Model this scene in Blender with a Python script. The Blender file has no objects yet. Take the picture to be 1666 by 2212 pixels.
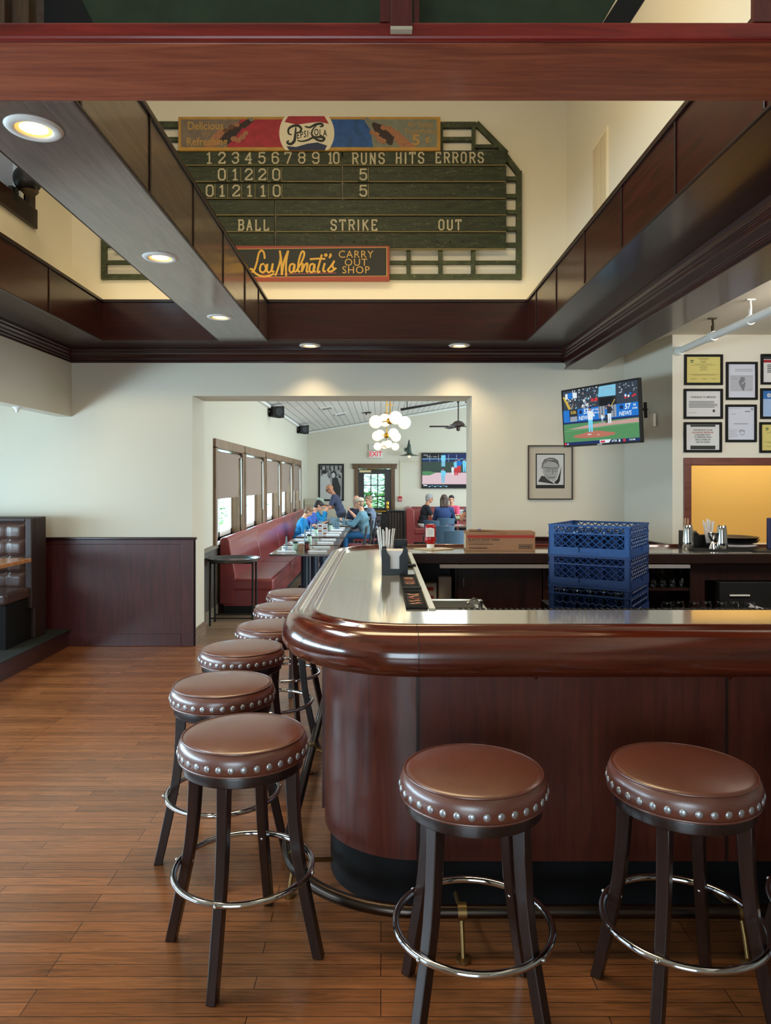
import bpy, bmesh, math, random
from mathutils import Vector, Matrix
random.seed(7)
SC = bpy.context.scene
COL = SC.collection
PI = math.pi
R = math.radians

# ---------------------------------------------------------------- camera
cam = bpy.data.cameras.new('camera')
cam.sensor_fit = 'AUTO'
cam.sensor_width = 36.0
cam.lens = 1560 / 2212 * 36.0
cam.shift_x = 10 / 2212
cam.shift_y = -66 / 2212
cam.clip_start = 0.05
cam.clip_end = 200
camo = bpy.data.objects.new('camera', cam)
camo.location = (0, 0, 1.7)
camo.rotation_euler = (R(90), 0, 0)
COL.objects.link(camo)
SC.camera = camo

# ---------------------------------------------------------------- view, world, lights
SC.view_settings.view_transform = 'Standard'
SC.view_settings.look = 'None'
SC.view_settings.gamma = 1
SC.view_settings.exposure = 0.4
SC.view_settings.use_curve_mapping = False
SC.cycles.use_denoising = True
SC.cycles.max_bounces = 7
SC.cycles.diffuse_bounces = 4
SC.cycles.glossy_bounces = 4
SC.cycles.transmission_bounces = 6
SC.cycles.transparent_max_bounces = 8
SC.cycles.caustics_reflective = False
SC.cycles.caustics_refractive = False
SC.cycles.sample_clamp_indirect = 4.0

w = bpy.data.worlds.new('world')
SC.world = w
w.use_nodes = True
bg = w.node_tree.nodes['Background']
bg.inputs[0].default_value = (0.50, 0.82, 1.0, 1)
bg.inputs[1].default_value = 3.0


def area(name, loc, target, sx, sy, power, color):
    l = bpy.data.lights.new(name, 'AREA')
    l.shape = 'RECTANGLE'
    l.size = sx
    l.size_y = sy
    l.energy = power
    l.color = color
    o = bpy.data.objects.new(name, l)
    o.location = loc
    d = Vector(target) - Vector(loc)
    o.rotation_euler = d.to_track_quat('-Z', 'Y').to_euler()
    COL.objects.link(o)
    return o


DAY = (0.80, 0.92, 1.0)
WARM = (1.0, 0.72, 0.38)
# daylight at the windows of the booth alcove on the left
area('daylight_alcove', (-4.92, 3.3, 1.30), (0, 3.9, 1.5), 6.2, 0.55, 158, (0.62, 0.84, 1.0))
# daylight at the clerestory windows of the raised well
area('daylight_clerestory', (-4.5, 4.2, 6.25), (1.9, 5.0, 3.5), 4.6, 1.0, 230, DAY)
# daylight from the entrance glass behind the photographer
area('daylight_entrance', (-1.2, -3.7, 1.5), (-0.6, 3, 1.2), 2.6, 2.0, 66, DAY)
# daylight outside the dining-room windows, high so it falls on the sills and tables
area('daylight_dining_windows', (-4.6, 14.0, 2.9), (-1.6, 14.0, 1.0), 10.5, 1.6, 600, (0.66, 0.88, 1.0))
area('dining_side_fill', (5.9, 14.0, 1.9), (0, 14.0, 1.7), 10.0, 1.8, 230, (0.86, 0.97, 1.0))  # ambient fill added from the unseen right side of the dining room
# unseen overhead fill added in the bar hall (above the frame) and dining room
area('hall_overhead_fill', (-0.7, 3.6, 6.1), (-0.7, 3.8, 0), 3.0, 1.6, 135, (1.0, 0.77, 0.42))
area('dining_overhead_fill', (2.2, 13.0, 3.55), (2.2, 13.0, 0), 2.5, 9.0, 195, (0.98, 1.0, 0.92))
# up-light on the ledge behind the wooden ring
area('ledge_strip_light', (-0.65, 7.18, 3.47), (-0.65, 7.42, 4.6), 4.6, 0.10, 9, (1.0, 0.78, 0.42))
area('ledge_strip_light_side', (-2.95, 5.0, 3.47), (-3.15, 5.0, 4.6), 0.10, 4.0, 8, (1.0, 0.78, 0.42))
# kitchen behind the pass-through
area('kitchen_lamp', (4.2, 7.4, 2.7), (4.0, 8.4, 1.3), 1.6, 0.5, 19, (1.0, 0.84, 0.60))
# added fill over the service side, aimed to brighten the right-hand walls
area('service_fill', (3.3, 4.4, 2.98), (1.9, 7.4, 1.1), 1.2, 1.2, 48, (1.0, 0.93, 0.84))


# ---------------------------------------------------------------- helpers
def P(X, Y, d):
    """where a point seen at X, Y of the photograph lies at depth d (metres)"""
    return (X - 823) / 1560 * d, 1.7 - (Y - 1040) / 1560 * d


def lin(c):
    return tuple((x / 255 / 12.92) if x / 255 <= 0.04045 else ((x / 255 + 0.055) / 1.055) ** 2.4 for x in c)


MATS = {}


def mat(name, rgb, rough=0.5, metal=0.0, spec=0.5, coat=0.0, emit=None, estr=1.0, trans=0.0, bump=0.0, bscale=60, var=0.0, vscale=6, ior=1.45, alpha=1.0, stretch=None, speck=None):
    if name in MATS:
        return MATS[name]
    m = bpy.data.materials.new(name)
    m.use_nodes = True
    nt = m.node_tree
    b = nt.nodes['Principled BSDF']
    c = lin(rgb)
    b.inputs['Base Color'].default_value = (*c, 1)
    b.inputs['Roughness'].default_value = rough
    b.inputs['Metallic'].default_value = metal
    b.inputs['Specular IOR Level'].default_value = spec
    b.inputs['IOR'].default_value = ior
    b.inputs['Coat Weight'].default_value = coat
    b.inputs['Coat Roughness'].default_value = 0.08
    b.inputs['Transmission Weight'].default_value = trans
    b.inputs['Alpha'].default_value = alpha
    if emit:
        if name.startswith('screen_'):
            b.inputs['Base Color'].default_value = (0.01, 0.01, 0.012, 1)
        b.inputs['Emission Color'].default_value = (*lin(emit), 1)
        b.inputs['Emission Strength'].default_value = estr
    if bump or var:
        tc = nt.nodes.new('ShaderNodeTexCoord')
        mp = nt.nodes.new('ShaderNodeMapping')
        nt.links.new(tc.outputs['Object'], mp.inputs['Vector'])
        if stretch:
            mp.inputs['Scale'].default_value = stretch
    if var:
        n = nt.nodes.new('ShaderNodeTexNoise')
        n.inputs['Scale'].default_value = vscale
        n.inputs['Detail'].default_value = 6
        nt.links.new(mp.outputs['Vector'], n.inputs['Vector'])
        r = nt.nodes.new('ShaderNodeValToRGB')
        r.color_ramp.elements[0].position = 0.3
        r.color_ramp.elements[1].position = 0.72
        r.color_ramp.elements[0].color = (*[x * (1 - var) for x in c], 1)
        r.color_ramp.elements[1].color = (*[min(1, x * (1 + var)) for x in c], 1)
        nt.links.new(n.outputs['Fac'], r.inputs['Fac'])
        nt.links.new(r.outputs['Color'], b.inputs['Base Color'])
        if speck:   # worn flecks where paint has rubbed off
            n5 = nt.nodes.new('ShaderNodeTexNoise')
            n5.inputs['Scale'].default_value = vscale * 3.1
            n5.inputs['Detail'].default_value = 9
            n5.inputs['Roughness'].default_value = 0.7
            n5.inputs['Distortion'].default_value = 1.2
            nt.links.new(mp.outputs['Vector'], n5.inputs['Vector'])
            r5 = nt.nodes.new('ShaderNodeValToRGB')
            r5.color_ramp.elements[0].position = 0.57
            r5.color_ramp.elements[1].position = 0.68
            nt.links.new(n5.outputs['Fac'], r5.inputs['Fac'])
            m5 = nt.nodes.new('ShaderNodeMix')
            m5.data_type = 'RGBA'
            nt.links.new(r5.outputs['Color'], m5.inputs[0])
            nt.links.new(r.outputs['Color'], m5.inputs[6])
            m5.inputs[7].default_value = (*lin(speck), 1)
            nt.links.new(m5.outputs[2], b.inputs['Base Color'])
    if bump:
        n2 = nt.nodes.new('ShaderNodeTexNoise')
        n2.inputs['Scale'].default_value = bscale
        n2.inputs['Detail'].default_value = 4
        nt.links.new(mp.outputs['Vector'], n2.inputs['Vector'])
        bp = nt.nodes.new('ShaderNodeBump')
        bp.inputs['Strength'].default_value = bump
        bp.inputs['Distance'].default_value = 0.01
        nt.links.new(n2.outputs['Fac'], bp.inputs['Height'])
        nt.links.new(bp.outputs['Normal'], b.inputs['Normal'])
    MATS[name] = m
    return m


def wood(name, dark, light, axis=0, rough=0.3, coat=0.3, scale=1.0, bump=0.05, spec=0.5, distort=1.5):
    """wood grain running along an axis (0 x, 1 y, 2 z)"""
    if name in MATS:
        return MATS[name]
    m = bpy.data.materials.new(name)
    m.use_nodes = True
    nt = m.node_tree
    b = nt.nodes['Principled BSDF']
    b.inputs['Roughness'].default_value = rough
    b.inputs['Coat Weight'].default_value = coat
    b.inputs['Coat Roughness'].default_value = 0.12
    b.inputs['Specular IOR Level'].default_value = spec
    tc = nt.nodes.new('ShaderNodeTexCoord')
    mp = nt.nodes.new('ShaderNodeMapping')
    s = [22 * scale] * 3
    s[axis] = 1.6 * scale
    mp.inputs['Scale'].default_value = s
    nt.links.new(tc.outputs['Object'], mp.inputs['Vector'])
    n = nt.nodes.new('ShaderNodeTexNoise')
    n.inputs['Scale'].default_value = 1.0
    n.inputs['Detail'].default_value = 8
    n.inputs['Roughness'].default_value = 0.62
    n.inputs['Distortion'].default_value = distort
    nt.links.new(mp.outputs['Vector'], n.inputs['Vector'])
    r = nt.nodes.new('ShaderNodeValToRGB')
    r.color_ramp.elements[0].position = 0.28
    r.color_ramp.elements[1].position = 0.72
    r.color_ramp.elements[0].color = (*lin(dark), 1)
    r.color_ramp.elements[1].color = (*lin(light), 1)
    nt.links.new(n.outputs['Fac'], r.inputs['Fac'])
    nt.links.new(r.outputs['Color'], b.inputs['Base Color'])
    bp = nt.nodes.new('ShaderNodeBump')
    bp.inputs['Strength'].default_value = bump
    bp.inputs['Distance'].default_value = 0.01
    nt.links.new(n.outputs['Fac'], bp.inputs['Height'])
    nt.links.new(bp.outputs['Normal'], b.inputs['Normal'])
    MATS[name] = m
    return m


def plank_floor(name, bw, rh, c1, c2, mortar, rough, grain=0.5, coat=0.0, rot=0.0, msize=0.0018, worn=None):
    m = bpy.data.materials.new(name)
    m.use_nodes = True
    nt = m.node_tree
    b = nt.nodes['Principled BSDF']
    tc = nt.nodes.new('ShaderNodeTexCoord')
    mp = nt.nodes.new('ShaderNodeMapping')
    mp.inputs['Rotation'].default_value = (0, 0, rot)
    nt.links.new(tc.outputs['Object'], mp.inputs['Vector'])
    br = nt.nodes.new('ShaderNodeTexBrick')
    br.offset = 0.37
    br.offset_frequency = 3
    br.inputs['Scale'].default_value = 1.0
    br.inputs['Brick Width'].default_value = bw
    br.inputs['Row Height'].default_value = rh
    br.inputs['Mortar Size'].default_value = msize
    br.inputs['Mortar Smooth'].default_value = 0.3
    br.inputs['Bias'].default_value = 0.0
    br.inputs['Color1'].default_value = (*lin(c1), 1)
    br.inputs['Color2'].default_value = (*lin(c2), 1)
    br.inputs['Mortar'].default_value = (*lin(mortar), 1)
    nt.links.new(mp.outputs['Vector'], br.inputs['Vector'])
    mp2 = nt.nodes.new('ShaderNodeMapping')
    mp2.inputs['Scale'].default_value = (2.2, 34, 1)
    nt.links.new(mp.outputs['Vector'], mp2.inputs['Vector'])
    n = nt.nodes.new('ShaderNodeTexNoise')
    n.inputs['Scale'].default_value = 1.4
    n.inputs['Detail'].default_value = 8
    n.inputs['Distortion'].default_value = 2.2
    nt.links.new(mp2.outputs['Vector'], n.inputs['Vector'])
    r = nt.nodes.new('ShaderNodeValToRGB')
    r.color_ramp.elements[0].position = 0.30
    r.color_ramp.elements[1].position = 0.66
    r.color_ramp.elements[0].color = (1 - grain, 1 - grain, 1 - grain, 1)
    r.color_ramp.elements[1].color = (1.15, 1.1, 1.05, 1)
    nt.links.new(n.outputs['Fac'], r.inputs['Fac'])
    mx = nt.nodes.new('ShaderNodeMix')
    mx.data_type = 'RGBA'
    mx.blend_type = 'MULTIPLY'
    mx.inputs[0].default_value = 1.0
    nt.links.new(br.outputs['Color'], mx.inputs[6])
    nt.links.new(r.outputs['Color'], mx.inputs[7])
    nt.links.new(mx.outputs[2], b.inputs['Base Color'])
    n3 = nt.nodes.new('ShaderNodeTexNoise')
    n3.inputs['Scale'].default_value = 2.0
    nt.links.new(mp.outputs['Vector'], n3.inputs['Vector'])
    mr = nt.nodes.new('ShaderNodeMapRange')
    mr.inputs['To Min'].default_value = rough - 0.08
    mr.inputs['To Max'].default_value = rough + 0.10
    nt.links.new(n3.outputs['Fac'], mr.inputs['Value'])
    nt.links.new(mr.outputs['Result'], b.inputs['Roughness'])
    b.inputs['Coat Weight'].default_value = coat
    b.inputs['Coat Roughness'].default_value = 0.2
    # worn, slightly cupped boards
    mp3 = nt.nodes.new('ShaderNodeMapping')
    mp3.inputs['Scale'].default_value = (0.8, 14, 1)
    nt.links.new(mp.outputs['Vector'], mp3.inputs['Vector'])
    n4 = nt.nodes.new('ShaderNodeTexNoise')
    n4.inputs['Scale'].default_value = 1.0
    nt.links.new(mp3.outputs['Vector'], n4.inputs['Vector'])
    ma = nt.nodes.new('ShaderNodeMath')
    ma.operation = 'MULTIPLY_ADD'
    nt.links.new(br.outputs['Fac'], ma.inputs[0])
    ma.inputs[1].default_value = -0.35
    nt.links.new(n4.outputs['Fac'], ma.inputs[2])
    bp = nt.nodes.new('ShaderNodeBump')
    bp.inputs['Strength'].default_value = 0.22
    bp.inputs['Distance'].default_value = 0.006
    nt.links.new(ma.outputs[0], bp.inputs['Height'])
    nt.links.new(bp.outputs['Normal'], b.inputs['Normal'])
    MATS[name] = m
    return m


class MB:
    """collects shapes, then links them as one mesh object"""

    def __init__(s):
        s.v = []
        s.f = []
        s.m = []
        s.mats = []
        s.cur = 0

    def use(s, material):
        if material not in s.mats:
            s.mats.append(material)
        s.cur = s.mats.index(material)
        return s

    def add(s, vs, fs):
        o = len(s.v)
        s.v += [tuple(x) for x in vs]
        for f in fs:
            s.f.append(tuple(i + o for i in f))
            s.m.append(s.cur)
        return s

    def box(s, x0, x1, y0, y1, z0, z1, M=None):
        vs = [(x, y, z) for z in (z0, z1) for y in (y0, y1) for x in (x0, x1)]
        if M is not None:
            vs = [M @ Vector(p) for p in vs]
        return s.add(vs, [(0, 2, 3, 1), (4, 5, 7, 6), (0, 1, 5, 4), (2, 6, 7, 3), (0, 4, 6, 2), (1, 3, 7, 5)])

    def prism(s, poly, a0, a1, axis='y'):
        """polygon in two axes, extruded along the third"""
        n = len(poly)

        def pt(p, a):
            return {'y': (p[0], a, p[1]), 'z': (p[0], p[1], a), 'x': (a, p[0], p[1])}[axis]
        vs = [pt(p, a0) for p in poly] + [pt(p, a1) for p in poly]
        fs = [tuple(range(n)), tuple(range(2 * n - 1, n - 1, -1))]
        fs += [(i, i + n, (i + 1) % n + n, (i + 1) % n) for i in range(n)]
        return s.add(vs, fs)

    def tube(s, pts, r, n=10, closed=False, cap=True):
        pts = [Vector(p) for p in pts]
        k = len(pts)
        rs = r if isinstance(r, (list, tuple)) else [r] * k
        rings = []
        prev = None
        for i, p in enumerate(pts):
            if closed:
                t = pts[(i + 1) % k] - pts[i - 1]
            else:
                t = pts[min(i + 1, k - 1)] - pts[max(i - 1, 0)]
            t.normalize()
            if prev is None:
                a = Vector((0, 0, 1)) if abs(t.z) < 0.9 else Vector((1, 0, 0))
                u = t.cross(a).normalized()
            else:
                u = (prev - t * prev.dot(t)).normalized()
            prev = u
            w_ = t.cross(u)
            rings.append([p + (u * math.cos(2 * PI * j / n) + w_ * math.sin(2 * PI * j / n)) * rs[i] for j in range(n)])
        vs = [q for ring in rings for q in ring]
        fs = []
        for i in range(k if closed else k - 1):
            a, b = i * n, ((i + 1) % k) * n
            fs += [(a + j, a + (j + 1) % n, b + (j + 1) % n, b + j) for j in range(n)]
        if cap and not closed:
            fs += [tuple(range(n - 1, -1, -1)), tuple(range((k - 1) * n, k * n))]
        return s.add(vs, fs)

    def cyl(s, p0, p1, r0, r1=None, n=16, cap=True):
        return s.tube([p0, p1], [r0, r0 if r1 is None else r1], n, cap=cap)

    def lathe(s, prof, c=(0, 0, 0), n=32, cap=True):
        vs = []
        for (r, z) in prof:
            vs += [(c[0] + r * math.cos(2 * PI * j / n), c[1] + r * math.sin(2 * PI * j / n), c[2] + z) for j in range(n)]
        fs = []
        for i in range(len(prof) - 1):
            fs += [(i * n + j, i * n + (j + 1) % n, (i + 1) * n + (j + 1) % n, (i + 1) * n + j) for j in range(n)]
        if cap:
            fs += [tuple(range(n - 1, -1, -1)), tuple(range((len(prof) - 1) * n, len(prof) * n))]
        return s.add(vs, fs)

    def ball(s, c, r, n=16, m=10, M=None):
        if not isinstance(r, (list, tuple)):
            r = (r, r, r)
        vs = []
        for i in range(1, m):
            t = PI * i / m
            for j in range(n):
                p = 2 * PI * j / n
                vs.append(Vector((r[0] * math.sin(t) * math.cos(p), r[1] * math.sin(t) * math.sin(p), r[2] * math.cos(t))))
        vs += [Vector((0, 0, r[2])), Vector((0, 0, -r[2]))]
        if M is not None:
            vs = [M @ q for q in vs]
        vs = [q + Vector(c) for q in vs]
        fs = []
        for i in range(m - 2):
            fs += [(i * n + j, (i + 1) * n + j, (i + 1) * n + (j + 1) % n, i * n + (j + 1) % n) for j in range(n)]
        a, b = (m - 1) * n, (m - 1) * n + 1
        fs += [(a, j, (j + 1) % n) for j in range(n)]
        fs += [(b, (m - 2) * n + (j + 1) % n, (m - 2) * n + j) for j in range(n)]
        return s.add(vs, fs)

    def capsule(s, p0, r0, p1, r1, n=12):
        p0, p1 = Vector(p0), Vector(p1)
        d = p1 - p0
        L = max(d.length, 1e-5)
        t = d / L
        pts, rs = [], []
        for a in (0.999, 0.8, 0.5, 0.2):
            pts.append(p0 - t * r0 * a)
            rs.append(r0 * math.sqrt(1 - a * a))
        pts += [p0, p1]
        rs += [r0, r1]
        for a in (0.2, 0.5, 0.8, 0.999):
            pts.append(p1 + t * r1 * a)
            rs.append(r1 * math.sqrt(1 - a * a))
        return s.tube(pts, rs, n)

    def build(s, name, material=None, parent=None, smooth=None, bevel=0.0, seg=2, loc=None, rotz=0.0):
        me = bpy.data.meshes.new(name)
        me.from_pydata(s.v, [], s.f)
        mats = s.mats or [material]
        for q in mats:
            me.materials.append(q)
        if s.mats:
            me.polygons.foreach_set('material_index', s.m)
        bm = bmesh.new()
        bm.from_mesh(me)
        bmesh.ops.recalc_face_normals(bm, faces=bm.faces)
        bm.to_mesh(me)
        bm.free()
        if smooth:
            me.polygons.foreach_set('use_smooth', [True] * len(me.polygons))
            me.set_sharp_from_angle(angle=R(smooth))
        me.update()
        o = bpy.data.objects.new(name, me)
        COL.objects.link(o)
        if parent is not None:
            o.parent = parent
        if loc:
            o.location = loc
        o.rotation_euler.z = rotz
        if bevel:
            bv = o.modifiers.new('bevel', 'BEVEL')
            bv.width = bevel
            bv.segments = seg
            bv.limit_method = 'ANGLE'
            bv.angle_limit = R(40)
        return o


def tag(o, label=None, cat=None, group=None, kind=None):
    if label:
        o['label'] = label
    if cat:
        o['category'] = cat
    if group:
        o['group'] = group
    if kind:
        o['kind'] = kind
    return o


def thing(name, label, cat, loc=(0, 0, 0), rotz=0.0, group=None):
    o = bpy.data.objects.new(name, None)
    o.empty_display_size = 0.1
    o.location = loc
    o.rotation_euler = (0, 0, rotz)
    COL.objects.link(o)
    return tag(o, label, cat, group)


def copy_tree(o, parent=None):
    c = o.copy()
    COL.objects.link(c)
    if parent is not None:
        c.parent = parent
    for ch in list(o.children):
        copy_tree(ch, c)
    return c


def struct(mb, name, material=None, **k):
    return tag(mb.build(name, material, **k), kind='structure')


TEXTS = {}


def text_mesh(body, size=1.0, align='CENTER', bold=0.0, spacing=1.0):
    key = (body, align, bold, spacing)
    if key not in TEXTS:
        c = bpy.data.curves.new('lettering', 'FONT')
        c.body = body
        c.size = 1.0
        c.align_x = align
        c.align_y = 'CENTER'
        c.offset = bold
        c.space_character = spacing
        c.resolution_u = 3
        o = bpy.data.objects.new('lettering', c)
        me = bpy.data.meshes.new_from_object(o)
        TEXTS[key] = ([tuple(v.co) for v in me.vertices], [tuple(p.vertices) for p in me.polygons])
        bpy.data.meshes.remove(me)
        bpy.data.objects.remove(o)
        bpy.data.curves.remove(c)
    vs, fs = TEXTS[key]
    return [(x * size, y * size) for x, y, z in vs], fs


class Flat(MB):
    """a painted or printed flat face in the local x-z plane looking towards -y; each layer a hair in front"""

    def __init__(s, y0=0.0, step=0.00012):
        super().__init__()
        s.y = y0
        s.step = step

    def up(s):
        s.y -= s.step
        return s

    def poly(s, pts, material):
        s.use(material).up()
        return s.add([(u, s.y, v) for u, v in pts], [tuple(range(len(pts)))])

    def rect(s, u0, u1, v0, v1, material):
        return s.poly([(u0, v0), (u1, v0), (u1, v1), (u0, v1)], material)

    def disc(s, u, v, ru, rv, material, n=28, a0=0, a1=2 * PI):
        return s.poly([(u + ru * math.cos(a0 + (a1 - a0) * i / n), v + rv * math.sin(a0 + (a1 - a0) * i / n)) for i in range(n)], material)

    def text(s, body, u, v, size, material, align='CENTER', bold=0.0, sx=1.0, spacing=1.0, shear=0.0):
        vs, fs = text_mesh(body, size, align, bold, spacing)
        s.use(material).up()
        return s.add([(u + x * sx + y * shear, s.y, v + y) for x, y in vs], fs)

    def stroke(s, pts, w_, material, taper=False, smooth=True):
        if smooth and len(pts) > 2:
            q = []
            for i in range(len(pts) - 1):
                p0, p1, p2, p3 = pts[max(i - 1, 0)], pts[i], pts[i + 1], pts[min(i + 2, len(pts) - 1)]
                for k in range(6):
                    t = k / 6
                    q.append(tuple(0.5 * (2 * b + (c - a) * t + (2 * a - 5 * b + 4 * c - d) * t * t + (3 * b - a - 3 * c + d) * t ** 3) for a, b, c, d in zip(p0, p1, p2, p3)))
            q.append(pts[-1])
            pts = q
        s.use(material).up()
        k = len(pts)
        vs = []
        for i in range(k):
            a, b = pts[max(i - 1, 0)], pts[min(i + 1, k - 1)]
            dx, dy = b[0] - a[0], b[1] - a[1]
            L = math.hypot(dx, dy) or 1
            ww = w_ / 2
            if taper:
                ww *= 0.45 + 0.55 * math.sin(PI * (i + 0.5) / k)
            yy = s.y - i * s.step * 0.04
            vs += [(pts[i][0] - dy / L * ww, yy, pts[i][1] + dx / L * ww), (pts[i][0] + dy / L * ww, yy, pts[i][1] - dx / L * ww)]
        return s.add(vs, [(2 * i, 2 * i + 1, 2 * i + 3, 2 * i + 2) for i in range(k - 1)])


# ---------------------------------------------------------------- materials
WALL = mat('cream_wall_paint', (216, 210, 194), 0.55, bump=0.06, bscale=180, spec=0.3)
CEIL = mat('ceiling_paint', (232, 226, 210), 0.7)
YEL = mat('kitchen_wall_paint', (238, 200, 118), 0.6, bump=0.05, bscale=120)
WOODX = wood('mahogany_along_x', (26, 9, 8), (60, 20, 16), 0, 0.28, 0.3, spec=0.35)
WOODY = wood('mahogany_along_y', (28, 10, 8), (66, 23, 16), 1, 0.28, 0.3, spec=0.35)
WOODZ = wood('mahogany_along_z', (34, 15, 11), (70, 27, 20), 2, 0.30, 0.3)
BEAMW = wood('beam_soffit_wood', (70, 54, 48), (118, 98, 88), 1, 0.36, 1.0, bump=0.16, spec=1.0)
CROSSW = wood('cross_beam_wood', (120, 50, 33), (188, 102, 69), 0, 0.40, 0.2)
LIPW = wood('red_lip_wood', (92, 16, 14), (150, 40, 32), 0, 0.4, 0.1)
BARW = wood('bar_front_wood', (66, 25, 18), (98, 41, 28), 2, 0.36, 0.15, scale=1.3)
RAILW = wood('bar_rail_wood', (56, 19, 11), (104, 41, 23), 0, 0.16, 0.9, scale=0.7, bump=0.03)
WAINS = wood('wainscot_wood', (52, 18, 18), (84, 34, 32), 2, 0.40, 0.1, bump=0.09)
OAKT = wood('oak_trim', (84, 60, 40), (150, 116, 84), 2, 0.45, 0.1)
OAKX = wood('oak_trim_long', (84, 62, 44), (146, 116, 88), 1, 0.45, 0.1)
DARK = mat('dark_stained_wood', (40, 22, 17), 0.35, coat=0.2)
BLACK = mat('black_plastic', (18, 18, 20), 0.4)
MATTE = mat('matte_black', (12, 12, 13), 0.7)
KICK = mat('black_kick_base', (9, 10, 12), 0.55, spec=0.3)
CHROME = mat('chrome', (205, 208, 214), 0.09, 1.0)
STEEL = mat('brushed_steel', (190, 190, 186), 0.28, 1.0)
IRON = mat('dark_steel_tube', (74, 64, 58), 0.3, 1.0)
BRASS = mat('brass', (196, 150, 62), 0.25, 1.0)
LEATHER = mat('brown_leather', (106, 52, 36), 0.42, bump=0.08, bscale=140, var=0.14, vscale=5, coat=1.0, spec=0.9)
_b = LEATHER.node_tree.nodes['Principled BSDF']
_b.inputs['Coat IOR'].default_value = 1.62
_b.inputs['Coat Roughness'].default_value = 0.27
NAILM = mat('nailhead_pewter', (186, 190, 196), 0.35, 0.75)
LEGW = wood('stool_leg_wood', (26, 15, 13), (52, 30, 25), 2, 0.32, 0.2)
BOOTH = mat('dark_brown_vinyl', (74, 52, 46), 0.38, coat=0.15, bump=0.03, bscale=60)
BURG = mat('burgundy_vinyl', (134, 52, 52), 0.36, coat=0.2, bump=0.03, bscale=60)
TOPM = mat('bar_top_laminate', (146, 142, 130), 0.12, spec=0.8, coat=1.0, var=0.04, vscale=3)
TABLE = wood('table_top_wood', (62, 46, 38), (96, 76, 64), 1, 0.16, 0.6)
WHITE = mat('white_paint', (236, 236, 232), 0.4)
PAPER = mat('white_paper', (226, 226, 228), 0.7)
STRAW = mat('straw_paper', (232, 230, 228), 0.6)
GLASS = mat('clear_glass', (255, 255, 255), 0.02, trans=1.0, ior=1.45)
PANE = bpy.data.materials.new('window_glass')
PANE.use_nodes = True
_nt = PANE.node_tree
_nt.nodes.remove(_nt.nodes['Principled BSDF'])
_tr = _nt.nodes.new('ShaderNodeBsdfTransparent')
_gl = _nt.nodes.new('ShaderNodeBsdfGlossy')
_gl.inputs['Roughness'].default_value = 0.02
_ms = _nt.nodes.new('ShaderNodeMixShader')
_ms.inputs[0].default_value = 0.05
_nt.links.new(_tr.outputs[0], _ms.inputs[1])
_nt.links.new(_gl.outputs[0], _ms.inputs[2])
_nt.links.new(_ms.outputs[0], _nt.nodes['Material Output'].inputs['Surface'])
LAMP = mat('warm_lamp', (255, 240, 210), 0.5, emit=(255, 214, 140), estr=7.0)
GLOBE = mat('glowing_opal_globe', (255, 246, 226), 0.3, emit=(255, 232, 176), estr=1.12)
# ================================================================ THE SETTING
YW = 7.47      # face of the wall with the opening
YB = 7.97      # its other face
ZT = 6.2       # top of the raised well
floor_mat = plank_floor('oak_strip_floor', 1.15, 0.062, (164, 106, 66), (132, 82, 48), (58, 34, 20), 0.27, 0.40, coat=0.5)
tile_mat = plank_floor('grey_plank_tile', 1.1, 0.19, (150, 132, 112), (128, 112, 96), (86, 76, 66), 0.34, 0.25, msize=0.003)
ceil_plank = plank_floor('white_ceiling_planks', 6.0, 0.145, (236, 238, 236), (230, 232, 232), (110, 112, 112), 0.5, 0.05, rot=PI / 2, msize=0.006)

m = MB().box(-6.2, 6.2, -4.2, YW + 0.03, -0.1, 0)
struct(m, 'floor', floor_mat)
m = MB().box(-2.3, 6.4, YW + 0.03, 20.7, -0.1, 0.0)
struct(m, 'floor', tile_mat)
# wall with the wide opening to the dining room, rising into the well
m = MB()
m.box(-5.1, -1.95, YW, YB, 0, 3.3).box(-3.35, -1.95, YW, YB, 3.3, ZT)
m.box(0.943, 2.7, YW, YB, 0, ZT).box(2.7, 6.3, YW + 0.9, YB + 0.9, 0, 3.4)
m.box(-1.95, 0.943, YW, YB, 2.585, ZT)
m.prism([(2.52, YW), (2.7, YW), (2.80, 6.70), (2.6246, 6.70)], 0, 3.10, 'z')
struct(m, 'wall_far', WALL)
# pass-through wall that carries the framed notices
PX0, PX1, PZ0, PZ1 = 2.813, 4.55, 1.13, 1.847
m = MB().prism([(2.645, 6.55), (PX0, 6.55), (PX0, 6.70), (2.6246, 6.70)], 0, 3.10, 'z').box(PX1, 6.2, 6.55, 6.70, 0, 3.10)
m.box(PX0, PX1, 6.55, 6.70, 0, PZ0).box(PX0, PX1, 6.55, 6.70, PZ1, 3.10)
struct(m, 'wall_right', WALL)
m = MB().box(2.75, 6.2, YW + 0.895, YW + 0.9, 0, 3.1)
struct(m, 'wall_kitchen', YEL)
m = MB().box(6.1, 6.25, -4.2, 8.5, 0, 3.1)
struct(m, 'wall_side_right', WALL)
m = MB()   # wall behind the photographer, with the entrance glass
m.box(-5.1, -2.6, -4.25, -4.1, 0, ZT).box(0.2, 6.2, -4.25, -4.1, 0, ZT).box(-2.6, 0.2, -4.25, -4.1, 2.6, ZT).box(-2.6, 0.2, -4.25, -4.1, 0, 0.4)
struct(m, 'wall_behind', WALL)
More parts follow.
